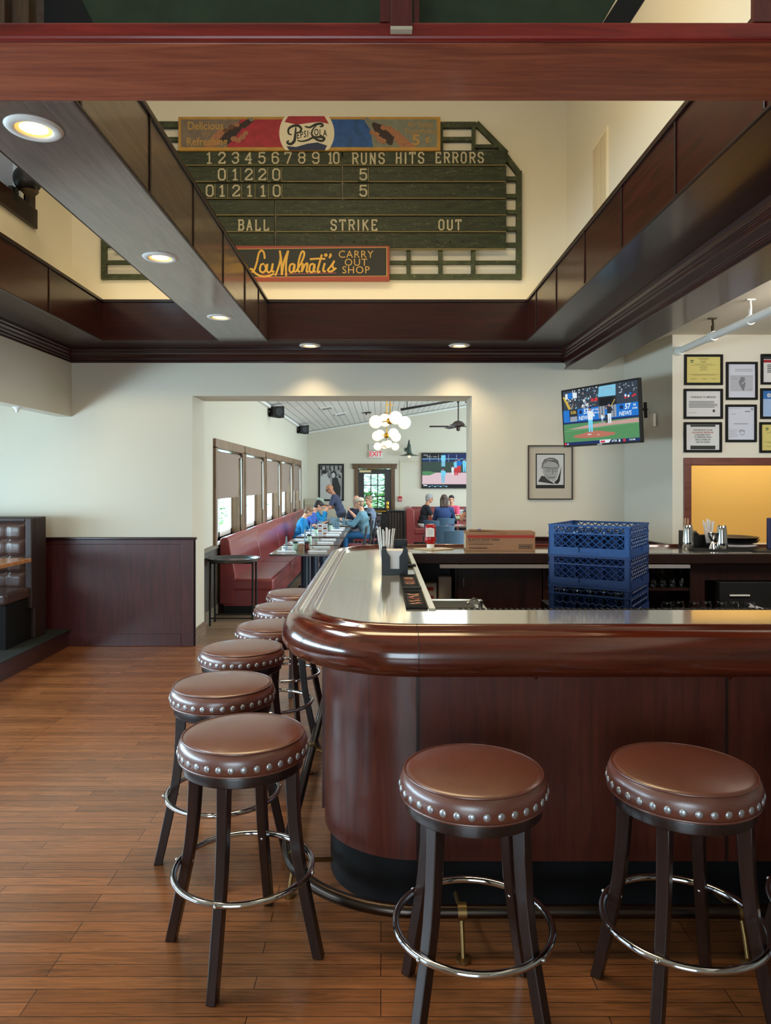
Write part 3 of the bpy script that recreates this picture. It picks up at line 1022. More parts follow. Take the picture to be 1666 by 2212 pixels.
f_.text('5', *sq(899, 304), 0.15, GLD2, bold=0.03, sx=1.2)
f_.text('¢.', *sq(926, 301), 0.10, GLD2, bold=0.02)
# roundel
f_.poly([p for p in [(sq(663, 288)[0] + 59.5 * 0.00472 * math.cos(a), max(z0, min(z1, sq(663, 288)[1] + 59.5 * 0.00472 * math.sin(a)))) for a in [2 * PI * k / 72 for k in range(72)]]], CREAMW)
f_.poly(pp([(623, 251.5), (701, 251.5), (711, 268), (690, 264), (668, 266), (642, 270), (615, 264)]), RED)
f_.poly(pp([(619, 316), (640, 318), (664, 311), (686, 308), (707, 315), (702, 325), (625, 325)]), NAVY)


def s4(pts):   # from the sign's own lettering grid
    return pp([(380 + a / 4.628, 240 + b / 4.628) for a, b in pts])


f_.stroke(s4([(1160, 240), (1128, 225), (1130, 180), (1170, 152), (1225, 150), (1255, 180), (1235, 215), (1205, 220)]), 0.026, INK, True)
f_.stroke(s4([(1200, 165), (1195, 240), (1185, 300), (1150, 332), (1115, 318), (1130, 295)]), 0.030, INK, True)
f_.stroke(s4([(1290, 155), (1340, 165), (1400, 135), (1455, 130), (1470, 150), (1440, 160)]), 0.026, INK, True)
f_.stroke(s4([(1410, 140), (1368, 190), (1360, 235), (1385, 262), (1450, 262), (1485, 275), (1465, 300), (1420, 292), (1375, 268), (1320, 292), (1260, 305), (1215, 295)]), 0.026, INK, True)
for c, a, b in (('E', 1222, 248), ('P', 1257, 242), ('S', 1292, 236), ('I', 1320, 232), ('·', 1338, 228), ('O', 1405, 218), ('L', 1448, 222), ('A', 1492, 226)):
    f_.text(c, *s4([(a, b)])[0], 0.095, INK, bold=0.02, sx=0.62)
f_.build('painted_face', None, t)

# carry-out sign
LD = 7.37
t = thing('carry_out_sign', 'black and red carry out shop sign with yellow script under the scoreboard', 'sign', (0, 0, 0))
x0, z1 = P(470, 531, LD)
x1, z0 = P(842, 605, LD)
SRED = mat('sign_frame_red', (138, 58, 46), 0.5)
MB().box(x0, x1, YS - 0.005, YW - 0.03, z0, z1).build('sign_board', SRED, t, bevel=0.005)
f_ = Flat(YS - 0.006, 0.00012)
YLINE = mat('sign_yellow_line', (196, 156, 84), 0.5)
SCR = mat('sign_script_yellow', (206, 160, 62), 0.5)
f_.poly(pp([(477, 538.5), (836.5, 534.5), (836.5, 597), (477, 600)]), YLINE)
f_.poly(pp([(478, 539.5), (835, 535.5), (835, 596), (478, 599)]), mat('sign_black', (24, 28, 28), 0.55))


def l3(pts):
    return pp([(500 + a / 4.628, 520 + b / 4.628) for a, b in pts])


f_.stroke(l3([(300, 338), (620, 334), (1050, 324)]), 0.008, mat('sign_pink_line', (140, 60, 70), 0.5), smooth=False)
W = 0.020
for st in ([(335, 182), (325, 120), (300, 100), (275, 130), (255, 220), (225, 300), (190, 318), (178, 296), (205, 286), (245, 330), (310, 358), (380, 352), (428, 330)],
           [(330, 232), (296, 245), (288, 300), (318, 318), (345, 290), (338, 240)],
           [(362, 232), (356, 300), (380, 318), (405, 290), (415, 228)], [(415, 228), (405, 300), (432, 312)],
           [(440, 352), (470, 270), (492, 180), (485, 100)], [(485, 100), (500, 200), (505, 345)], [(505, 345), (530, 200), (570, 100)], [(570, 100), (548, 220), (548, 355)],
           [(625, 232), (590, 245), (582, 300), (605, 318), (630, 280), (632, 235)], [(632, 232), (622, 300), (645, 312)],
           [(645, 312), (690, 240), (728, 150), (722, 110), (698, 125), (672, 220), (668, 300), (690, 312)],
           [(715, 225), (704, 315)], [(704, 315), (735, 245), (762, 232), (752, 305), (772, 312)],
           [(822, 232), (790, 245), (782, 300), (805, 318), (830, 280), (832, 235)], [(832, 232), (822, 300), (845, 312)],
           [(905, 140), (862, 305), (890, 308)], [(785, 188), (860, 182), (940, 184)],
           [(935, 225), (918, 300), (945, 308)],
           [(960, 300), (1000, 250), (1030, 205), (1010, 250), (1025, 290), (985, 312), (962, 295)], [(1000, 312), (1050, 275)]):
    f_.stroke(l3(st), W, SCR)
f_.disc(*l3([(945, 146)])[0], 0.018, 0.018, SCR)
f_.stroke(l3([(990, 130), (992, 150), (978, 178)]), 0.026, SCR, True)
f_.text('CARRY', *l3([(1245, 142)])[0], 0.105, YLINE, sx=1.0, spacing=1.12)
f_.text('OUT', *l3([(1245, 222)])[0], 0.105, YLINE, sx=1.0, spacing=1.12)
f_.text('SHOP', *l3([(1245, 298)])[0], 0.105, YLINE, sx=1.0, spacing=1.12)
f_.build('painted_face', None, t)

# vent on the well's right wall, floodlight below the clerestory window
t = thing('wall_vent', 'narrow white slatted air vent high on the pale side wall of the well', 'vent', (1.92, 6.09, 4.04))
MB().box(-0.012, 0, 0, 0.42, 0, 0.66).build('vent_frame', mat('vent_paint', (226, 216, 192), 0.6), t)
m = MB()
for k in range(13):
    m.box(-0.018, -0.010, 0.03 + k * 0.029, 0.042 + k * 0.029, 0.03, 0.63)
m.build('vent_slats', mat('vent_slat_paint', (196, 184, 158), 0.6), t)
t = thing('floodlight', 'round black floodlight mounted under the clerestory window by the left beam', 'floodlight', (-3.16, 6.25, 4.26))
MB().ball((0.10, 0, 0.05), (0.115, 0.125, 0.115), 20, 12).build('housing', BLACK, t, smooth=60)
MB().lathe([(0.06, 0), (0.075, 0.02), (0.04, 0.03)], (0.13, -0.02, -0.075), 18).build('lens_ring', mat('bronze', (84, 70, 52), 0.4, 0.5), t, smooth=40)
MB().cyl((-0.03, 0, -0.06), (0.05, 0, 0.0), 0.02).box(-0.04, 0.0, -0.05, 0.05, -0.12, -0.02).build('bracket', BLACK, t)

# ---- recessed downlights
def downlight(x, y, z, label, power=14):
    t = thing('recessed_light', label, 'ceiling light', (x, y, z), group='recessed downlights in the wooden frame')
    MB().lathe([(0.066, -0.004), (0.072, -0.010), (0.098, -0.008), (0.106, 0.0)], (0, 0, 0), 36, cap=False).build('trim_ring', WHITE, t, smooth=60)
    MB().lathe([(0.067, -0.004), (0.064, -0.0025), (0.05, -0.0008)], (0, 0, 0), 36, cap=False).build('baffle', mat('lit_baffle', (240, 200, 130), 0.5, emit=(255, 190, 96), estr=0.9), t, smooth=60)
    MB().lathe([(0.0005, -0.0012), (0.052, -0.0012)], (0, 0, 0), 32, cap=False).build('lamp', LAMP, t)
    l = bpy.data.lights.new('downlight_beam', 'SPOT')
    l.energy = power * 1.5
    l.color = (1.0, 0.78, 0.48)
    l.spot_size = R(105)
    l.spot_blend = 0.7
    l.shadow_soft_size = 0.05
    o = bpy.data.objects.new('downlight_beam', l)
    o.location = (x, y, z - 0.02)
    COL.objects.link(o)


for (X, Y), lab in (((72, 277), 'large recessed light in the ceiling beam, nearest of its three lights'), ((345, 556), 'recessed light in the middle of the ceiling beam'), ((475, 685), 'small recessed light at the far end of the ceiling beam')):
    d = 1.35 * 1560 / (1040 - Y)
    downlight(-1.324 + ((X - 823) / 1560 * d + 1.324) * 0.6, d, RZ0, lab, 11)
for X, lab in ((670, 'recessed light in the frame soffit above the middle of the wide opening'), (992, 'recessed light in the frame soffit above the right jamb of the opening')):
    downlight((X - 823) / 1560 * 7.19, 7.17, RZ0, lab, 13)
# ================================================================ THE BAR
BX0, BY0, BY1, BXE = -0.44, 2.66, 6.50, 5.2   # outer line of the arm rail: left, front, far side, right end
BR = 0.58
SEG = 18


def barpath(o, full=True):
    """plan of the U-shaped bar, o metres inside the outer rail line"""
    r = BR - o
    c1 = (BX0 + BR, BY0 + BR)
    c2 = (BX0 + BR, BY1 - BR)
    p = [(BXE, BY0 + o)]
    for k in range(SEG + 1):
        a = -PI / 2 - PI / 2 * k / SEG
        p.append((c1[0] + r * math.cos(a), c1[1] + r * math.sin(a)))
    for k in range(SEG + 1):
        a = PI - PI / 2 * k / SEG
        p.append((c2[0] + r * math.cos(a), c2[1] + r * math.sin(a)))
    p.append((BXE, BY1 - o))
    return p


def sweep(mb, prof, i0=0, i1=None, close=False):
    paths = [barpath(o)[i0:i1] for o, z in prof]
    n = len(paths[0])
    vs = [(x, y, prof[k][1]) for k, pa in enumerate(paths) for x, y in pa]
    K = len(prof)
    fs = []
    for k in range(K if close else K - 1):
        a, b = k * n, ((k + 1) % K) * n
        fs += [(a + i, a + i + 1, b + i + 1, b + i) for i in range(n - 1)]
    if close:
        fs += [tuple(k * n for k in range(K)), tuple(k * n + n - 1 for k in reversed(range(K)))]
    return mb.add(vs, fs)


bar = thing('bar_counter', 'long U-shaped mahogany bar with rounded corner, pale top and padded wooden arm rail', 'bar', (0, 0, 0))
TZ = 1.125
# top: outer edge under the rail, inner edge straight
ou = barpath(0.13)
top = MB()
inn = [(BXE, 3.23), (0.243, 3.23), (0.243, 5.80), (BXE, 5.80)]
top.prism(ou + inn[::-1], 1.075, TZ, 'z')
me_top = top.build('counter_top', TOPM, bar)
# ngon caps of a concave outline: triangulate properly
bm = bmesh.new()
bm.from_mesh(me_top.data)
bmesh.ops.triangulate(bm, faces=[f for f in bm.faces if len(f.verts) > 4])
bm.to_mesh(me_top.data)
bm.free()
prof = [(0.150, 1.120), (0.150, 1.140), (0.143, 1.148), (0.130, 1.148), (0.122, 1.140), (0.114, 1.128), (0.106, 1.122), (0.097, 1.121), (0.090, 1.128), (0.080, 1.136), (0.068, 1.138), (0.050, 1.132), (0.032, 1.118), (0.016, 1.096), (0.005, 1.070), (0.0, 1.044), (0.003, 1.016), (0.013, 0.992), (0.030, 0.974), (0.055, 0.964), (0.085, 0.962), (0.20, 0.962), (0.20, 1.075)]
m = MB()
sweep(m, prof, close=True)
m.build('arm_rail', RAILW, bar, smooth=60)
m = MB()
for k in (1,):   # fine joint where straight rail meets curved rail
    pts = []
    for o, z in prof[1:20]:
        q = barpath(o - 0.0012)[k]
        pts.append((q[0], q[1], z + (0.0012 if z > 1.09 else 0)))
    m.tube(pts, 0.0012, 5)
m.build('rail_joint', DARK, bar)
# front panels
def panel(name, o0, o1, z0, z1, i0, i1, material, **k):
    q = MB()
    sweep(q, [(o0, z0), (o0, z1), (o1, z1), (o1, z0)], i0, i1, close=True)
    return q.build(name, material, bar, smooth=40, **k)


BARC = BARW
panel('corner_panel', 0.19, 0.21, 0.205, 0.965, 1, SEG + 2, BARC)
panel('front_panel', 0.183, 0.21, 0.205, 0.965, 0, 2, BARW)
panel('side_panel', 0.176, 0.21, 0.235, 0.965, SEG + 1, SEG + 3, BARW)
panel('far_panel', 0.18, 0.21, 0.205, 0.965, SEG + 2, None, BARW)
panel('kick_base', 0.215, 0.25, 0.0, 0.207, 0, None, KICK)
m = MB()
for k in (0.146, 1.36, 2.58):
    m.box(k - 0.006, k + 0.006, BY0 + 0.178, BY0 + 0.186, 0.207, 0.962)
m.build('panel_seam', DARK, bar)
m = MB()
for x in (0.60, 1.35, 2.2):
    m.cyl((x, BY0 + 0.15, 0.963), (x, BY0 + 0.15, 0.945), 0.008).tube([(x, BY0 + 0.15, 0.945), (x, BY0 + 0.135, 0.935), (x, BY0 + 0.12, 0.945)], 0.004, 6)
m.build('coat_hook', BRASS, bar)
# inside faces of the bar: dark fascia, steel edge
m = MB()
m.box(0.243, BXE, 3.20, 3.23, 0.1, 1.074).box(0.20, 0.243, 3.23, 5.8, 0.1, 1.074)
m.build('inner_fascia', MATTE, bar)
MB().box(0.243, 2.32, 5.765, 5.80, 1.045, 1.123).box(2.32, BXE, 5.76, 5.80, 1.045, 1.123).build('fascia_board', DARK, bar, bevel=0.003)
MB().box(0.214, 0.246, 3.23, 5.80, 1.10, 1.132).build('steel_edge', mat('pale_steel_edge', (198, 196, 180), 0.3, 0.5), bar, bevel=0.003)
MB().box(0.47, 2.46, 5.74, 5.78, 1.010, 1.036).build('shelf_edge', mat('grey_white_edge', (150, 146, 146), 0.5), bar)
# foot rail
m = MB()
fo = -0.03


def railpath():
    r = 0.52
    c1 = (0.14, 2.605 + r)
    p = [(BXE, 2.605)]
    for k in range(SEG + 1):
        a = -PI / 2 - PI / 2 * k / SEG
        p.append((c1[0] + 0.54 * math.cos(a), c1[1] + r * math.sin(a)))
    p.append((-0.40, 6.0))
    return p


m.tube([(x, y, 0.15) for x, y in railpath()], 0.024, 14)
fr_ = m.build('foot_rail', IRON, bar, smooth=60)
for x, y, dx, dy in ((0.292, 2.605, 0, 1), (1.30, 2.605, 0, 1), (-0.36, 2.98, 0.9, 0.4), (-0.40, 4.2, 1, 0), (-0.40, 5.3, 1, 0)):
    b = MB()
    b.cyl((x - dy * 0.016, y - dx * 0.016, 0.15), (x + dy * 0.016, y + dx * 0.016, 0.15), 0.030, n=16)
    b.tube([(x, y, 0.125), (x - dx * 0.01, y - dy * 0.025, 0.07), (x - dx * 0.02, y - dy * 0.045, 0.006)], 0.008, 8)
    b.cyl((x - dx * 0.02, y - dy * 0.045, 0.001), (x - dx * 0.02, y - dy * 0.045, 0.012), 0.026, n=14)
    b.tube([(x, y, 0.15), (x + dx * 0.09, y + dy * 0.09, 0.12), (x + dx * 0.17, y + dy * 0.20, 0.10)], 0.010, 8)
    b.build('rail_bracket', mat('aged_brass', (150, 120, 76), 0.35, 0.9), bar, smooth=50)

# ---- stools
def make_stool():
    t = thing('bar_stool', None, 'bar stool', (0, 0, 0), 0, 'brown leather stools along the bar')
    seat = MB().lathe([(0.0005, 0.802), (0.09, 0.801), (0.16, 0.797), (0.20, 0.790), (0.2165, 0.7855), (0.2175, 0.7825), (0.219, 0.781), (0.2265, 0.772), (0.2315, 0.757), (0.2325, 0.740), (0.230, 0.724), (0.2275, 0.714), (0.224, 0.709), (0.20, 0.708)], n=56).build('seat', LEATHER, t, smooth=60)
    MB().tube([(0.2185 * math.cos(a), 0.2185 * math.sin(a), 0.7855) for a in [2 * PI * k / 56 for k in range(56)]], 0.0028, 6, closed=True).build('welt', LEATHER, seat, smooth=60)
    MB().tube([(0.2285 * math.cos(a), 0.2285 * math.sin(a), 0.7125) for a in [2 * PI * k / 56 for k in range(56)]], 0.0035, 6, closed=True).build('lower_welt', LEATHER, seat, smooth=60)
    mb = MB().ball((0, 0, 0), (0.0050, 0.0118, 0.0118), 12, 8)
    me = None
    for k in range(34):
        a = 2 * PI * (k + 0.5) / 34
        if me is None:
            o = mb.build('nailhead', NAILM, seat, smooth=70)
            me = o.data
        else:
            o = bpy.data.objects.new('nailhead', me)
            COL.objects.link(o)
            o.parent = seat
        o.location = (0.2318 * math.cos(a), 0.2318 * math.sin(a), 0.7375)
        o.rotation_euler.z = a
    MB().lathe([(0.17, 0.668), (0.212, 0.668), (0.2165, 0.672), (0.2165, 0.700), (0.2135, 0.7085), (0.10, 0.7085)], n=48).build('apron', LEGW, t, smooth=40)
    ring = MB().tube([(0.247 * math.cos(a), 0.247 * math.sin(a), 0.30) for a in [2 * PI * k / 64 for k in range(64)]], 0.0115, 12, closed=True).build('foot_ring', CHROME, t, smooth=70)
    for k in range(4):
        a = k * PI / 2
        lg = MB()
        st = [(0.182, 0.69, 0.046, 0.040), (0.186, 0.58, 0.044, 0.040), (0.192, 0.48, 0.042, 0.038), (0.203, 0.38, 0.041, 0.037), (0.219, 0.29, 0.040, 0.036), (0.240, 0.19, 0.040, 0.036), (0.264, 0.08, 0.039, 0.035), (0.282, 0.0, 0.038, 0.034)]
        vs = []
        for r_, z, wr, wt in st:
            for sr, stt in ((-1, -1), (1, -1), (1, 1), (-1, 1)):
                x, y = r_ + sr * wr / 2, stt * wt / 2
                vs.append((x * math.cos(a) - y * math.sin(a), x * math.sin(a) + y * math.cos(a), z))
        n = len(st)
        fs = [(0, 1, 2, 3), tuple(4 * (n - 1) + i for i in (3, 2, 1, 0))]
        for i in range(n - 1):
            fs += [(4 * i + j, 4 * i + (j + 1) % 4, 4 * i + 4 + (j + 1) % 4, 4 * i + 4 + j) for j in range(4)]
        lg.add(vs, fs)
        l_ = lg.build('leg', LEGW, t, smooth=35, bevel=0.004)
        MB().ball((0.259 * math.cos(a), 0.259 * math.sin(a), 0.30), 0.0075, 10, 7).build('bolt', CHROME, l_, smooth=60)
        MB().ball((0.200 * math.cos(a), 0.200 * math.sin(a), 0.302), 0.0065, 10, 7).build('bolt', CHROME, l_, smooth=60)
    return t


stool = make_stool()
SPOTS = [(-0.50, 2.63, -10, 'stool standing at the rounded corner of the bar, foremost of the side row'),
         (0.293, 2.295, 45, 'stool standing before the front panel seam, centre of the picture foreground'),
         (0.965, 2.31, 52, 'stool with shiny-banded seat right of the central stool, white fleck on its top'),
         (1.55, 2.365, 45, 'stool cut off by the right edge of the picture, only ring and a leg showing'),
         (-0.715, 3.27, 12, 'second stool of the side row, stitched seam showing on its seat band'),
         (-0.765, 3.98, 30, 'third stool of the side row, set furthest out from the bar'),
         (-0.69, 4.60, 5, 'fourth stool of the side row, seat partly hidden by the rail'),
         (-0.70, 5.30, 25, 'fifth stool of the side row, beyond the rounded rail'),
         (-0.71, 5.96, 0, 'last stool of the side row, near the dining room opening')]
for i, (x, y, a, lab) in enumerate(SPOTS):
    s_ = stool if i == 0 else copy_tree(stool)
    s_.location = (x, y, 0)
    s_.rotation_euler.z = R(a)
    s_['label'] = lab

# ---- things on the bar
def straws(t, c, z0, z1, n, spread, name='straw', seed=3, r=0.0042, material=STRAW):
    rnd = random.Random(seed)
    for k in range(n):
        a = 2 * PI * k / n
        q = spread * (0.35 if k % 3 == 0 else 1.0)
        b = (c[0] + 0.35 * q * math.cos(a), c[1] + 0.35 * q * math.sin(a), z0)
        e = (c[0] + q * math.cos(a), c[1] + q * math.sin(a) * 0.7, z1 + rnd.uniform(-0.02, 0.012))
        o = MB().cyl(b, e, r, n=8).build(name, material, None, smooth=40)
        tag(o, t[0], 'straw', t[1])


nap = thing('napkin_caddy', 'black plastic napkin caddy on the bar top holding white napkins', 'napkin holder', (0.085, 4.50, TZ))
m = MB()
W2, D2, H2 = 0.080, 0.085, 0.165
m.box(-W2, W2, -D2, D2, 0, 0.006)
for s in (-1, 1):
    y0 = s * D2
    m.prism([(-W2, 0), (W2, 0), (W2, H2 - 0.005), (0.052, H2), (0.046, 0.14), (0.028, 0.115), (0.028, 0.04), (-0.028, 0.04), (-0.028, 0.115), (-0.046, 0.14), (-0.052, H2), (-W2, H2 - 0.005)], y0 - 0.003, y0 + 0.003, 'y')
m.box(-W2, -W2 + 0.005, -D2, D2, 0, H2 - 0.005).box(W2 - 0.005, W2, -D2, D2, 0, H2 - 0.005)
m.build('caddy_body', BLACK, nap)
m = MB().box(-W2 + 0.004, W2 - 0.004, D2 + 0.002, D2 + 0.075, 0, 0.12)
m.build('straw_compartment', BLACK, nap)
tag(MB().box(-0.068, 0.068, -0.078, 0.07, 0.008, 0.150).build('napkin_stack', PAPER, None, loc=(0.085, 4.50, TZ)), 'stack of white paper napkins inside the black caddy on the bar', 'napkins')
straws(('white wrapped drinking straw fanned out of the black caddy on the bar', 'straws in the bar-top caddy'), (0.035, 4.625, 0), TZ + 0.01, TZ + 0.275, 16, 0.058)
tag(MB().box(-0.035, 0.055, -0.02, 0.02, 0.0, 0.19).build('drink_menu_block', BLACK, None, loc=(0.12, 4.80, TZ), bevel=0.004), 'small black block standing behind the napkin caddy on the bar', 'stand')

# service mats along the inside of the bar
MATP = mat('faded_mat_print', (196, 140, 116), 0.7)
MATR = mat('red_mat_print', (158, 70, 52), 0.7)
for y0, y1, lab in ((3.24, 3.80, 'ribbed black bar mat with faded pink print, nearest of the three'), (3.90, 4.42, 'ribbed black bar mat with faded pink print, between two others'), (5.05, 5.65, 'ribbed black bar mat with faded print beyond the napkin caddy')):
    t = thing('bar_mat', lab, 'bar mat', (0.165, (y0 + y1) / 2, TZ), 0, 'bar mats along the service edge')
    L = (y1 - y0) / 2
    m = MB().box(-0.052, 0.046, -L, L, 0, 0.004)
    n = int((y1 - y0) / 0.022)
    for k in range(n):
        y = -L + 0.011 + k * 0.022
        if abs(y) > L * 0.66:
            m.box(-0.046, 0.040, y - 0.005, y + 0.005, 0.004, 0.009)
    for x in (-0.049, -0.038, 0.034, 0.043):
        m.box(x - 0.002, x + 0.002, -L, L, 0.004, 0.009)
    m.build('rubber_mat', MATTE, t)
    p = MB()
    rnd = random.Random(int(y0 * 10))
    for k in range(5):
        yy = -L * 0.5 + k * L * 0.24
        p.use(MATR if k == 2 else MATP)
        p.tube([(-0.03 + j * 0.014, yy + rnd.uniform(-0.02, 0.02), 0.0055) for j in range(5)], [0.003, 0.010, 0.007, 0.011, 0.004], 6)
    for v_ in range(len(p.v)):
        p.v[v_] = (p.v[v_][0], p.v[v_][1], 0.004 + (p.v[v_][2] - 0.004) * 0.18 + 0.001)
    p.build('faded_print', MATP, t)
tag(MB().box(-0.05, 0.05, -0.035, 0.035, 0, 0.012).build('mat_divider', MATTE, None, loc=(0.165, 3.85, TZ)), 'plain black strip lying between two bar mats', 'divider')
tag(MB().box(-0.05, 0.07, -0.045, 0.045, 0, 0.016).build('rubber_pad', MATTE, None, loc=(0.165, 4.86, TZ)), 'black rubber pad just past the napkin caddy on the service edge', 'pad')
t = thing('front_bar_mat', 'long black ribbed mat with beads of print along the front inside edge of the bar', 'bar mat', (0, 3.24, 1.095))
m = MB().box(0.35, 3.0, 0, 0.09, -0.004, 0.0)
m.build('rubber_mat', MATTE, t)
m = MB()
for k in range(100):
    x = 0.36 + k * 0.026
    m.box(x, x + 0.012, 0, 0.088, 0, 0.022)
m.build('mat_ribs', MATTE, t)
# steel ice bin below the inside edge
t = thing('ice_bin', 'low stainless steel ice bin tucked inside the corner of the bar', 'sink', (0.46, 3.86, 0.10))
m = MB().box(-0.19, 0.12, -0.40, 0.42, 0.2, 0.86).build('bin_body', STEEL, t)
m = MB()
m.box(-0.19, 0.14, 0.38, 0.44, 0.86, 0.90).box(0.08, 0.14, -0.40, 0.44, 0.86, 0.885).box(-0.21, -0.17, -0.4, 0.44, 0.86, 0.90)
m.build('rim', STEEL, t, bevel=0.004)
MB().cyl((0.10, 0.20, 0.885), (0.10, 0.20, 0.93), 0.012).tube([(0.10, 0.20, 0.92), (0.06, 0.18, 0.945), (0.02, 0.16, 0.92)], 0.008, 8).build('tap', CHROME, t, smooth=50)
m = MB()
for x in (-0.17, 0.10):
    for y in (-0.37, 0.39):
        m.cyl((x, y, -0.10), (x, y, 0.2), 0.02)
m.build('legs', STEEL, t)

# ketchup and cutting board on the far bar
t = thing('ketchup_bottle', 'upside-down red ketchup bottle with white cap and label on the far bar', 'bottle', (0.418, 6.08, TZ + 0.012))
MB().lathe([(0.032, 0), (0.032, 0.032), (0.028, 0.036)], n=24).build('cap', WHITE, t, smooth=40)
b = MB()
prf = [(0.026, 0.032), (0.040, 0.045), (0.047, 0.062), (0.049, 0.085), (0.044, 0.094), (0.046, 0.10), (0.047, 0.17), (0.045, 0.19), (0.036, 0.202), (0.0, 0.205)]
b.lathe(prf, n=28)
b.v = [(x * 1.0, y * 0.62, z) for x, y, z in b.v]
RK = mat('ketchup_red', (168, 22, 26), 0.3, coat=0.3)
b.build('bottle_body', RK, t, smooth=50)
f_ = Flat(-0.0315)
f_.poly([(-0.042, 0.100), (0.030, 0.100), (0.030, 0.168), (0.0, 0.176), (-0.030, 0.170), (-0.042, 0.16)], WHITE)
f_.text('KETCHUP', -0.005, 0.157, 0.013, INK)
for k in range(5):
    f_.rect(-0.03, 0.02, 0.112 + k * 0.008, 0.1145 + k * 0.008, mat('label_grey', (150, 150, 150), 0.7))
f_.build('label', None, t)
tag(MB().prism([(-0.14, 0.05), (0.0, -0.10), (0.20, 0.02), (0.10, 0.12)], 0, 0.010, 'z').build('cutting_board', mat('pale_board', (196, 180, 150), 0.5), None, loc=(0.418, 6.08, TZ), bevel=0.002), 'thin pale wooden board under the ketchup bottle on the far bar', 'board')

t = thing('cardboard_box', 'long brown cardboard box of plastic food wrap lying on the far bar', 'box', (0.99, 6.05, TZ), R(-1))
CARD = mat('brown_cardboard', (150, 112, 84), 0.8, var=0.06, vscale=8)
MB().box(-0.285, 0.285, -0.09, 0.10, 0, 0.160).build('carton', CARD, t, bevel=0.003)
MB().box(-0.26, 0.22, -0.075, 0.02, 0.161, 0.166, M=Matrix.Rotation(R(2), 4, 'Y')).build('flap', CARD, t)
f_ = Flat(-0.0905)
CR = mat('carton_red', (160, 52, 44), 0.8)
f_.rect(-0.275, 0.277, 0.108, 0.132, CR)
f_.text('PLASTIC FOOD WRAP', -0.265, 0.094, 0.026, INK, 'LEFT', bold=0.012)
f_.text('Film · Food Service', 0.0, 0.146, 0.014, CR)
f_.text('Plastic wrap for food service use', -0.265, 0.075, 0.013, INK, 'LEFT')
f_.rect(-0.26, -0.06, 0.056, 0.060, INK)
f_.rect(-0.26, -0.11, 0.022, 0.028, INK)
for k in range(4):
    f_.rect(0.15, 0.26, 0.02 + k * 0.0001, 0.056, INK) if k == 0 else None
f_.rect(0.155, 0.255, 0.024, 0.052, CARD)
for k in range(7):
    f_.rect(0.16 + k * 0.013, 0.168 + k * 0.013, 0.028, 0.048, INK)
f_.build('printing', None, t)
f_ = MB().box(-0.2862, -0.2855, -0.07, 0.08, 0.02, 0.14)
f_.build('end_label', mat('carton_end_label', (206, 190, 168), 0.8), t)
tag(MB().cyl((0, 0, 0), (0, 0, 0.012), 0.016, n=12).build('bottle_cap', mat('blue_cap', (40, 62, 150), 0.4), None, loc=(0.82, 6.02, TZ + 0.166)), 'tiny blue bottle cap on top of the cardboard box', 'cap')

# blue dishwasher racks stacked on an under-bar cooler
t = thing('under_bar_cooler', 'black cooler under the bar carrying the blue glass racks', 'cooler', (1.75, 4.55, 0))
MB().box(-0.62, 0.02, -0.30, 0.55, 0.05, 0.865).box(0.02, 1.2, -0.30, 0.55, 0.05, 0.775).build('cooler_body', mat('black_steel', (22, 22, 24), 0.35, 0.6), t, bevel=0.006)
MB().box(-0.5, 1.15, -0.31, -0.30, 0.12, 0.74).build('cooler_door', MATTE, t)
RACKB = mat('blue_rack_plastic', (38, 82, 146), 0.45, var=0.1, vscale=6)
RACKD = mat('deep_blue_rack_plastic', (30, 58, 112), 0.45, var=0.1, vscale=6)


def bar3(mb, a, b, th):
    a, b = Vector(a), Vector(b)
    mb.tube([a, b], th, 4)


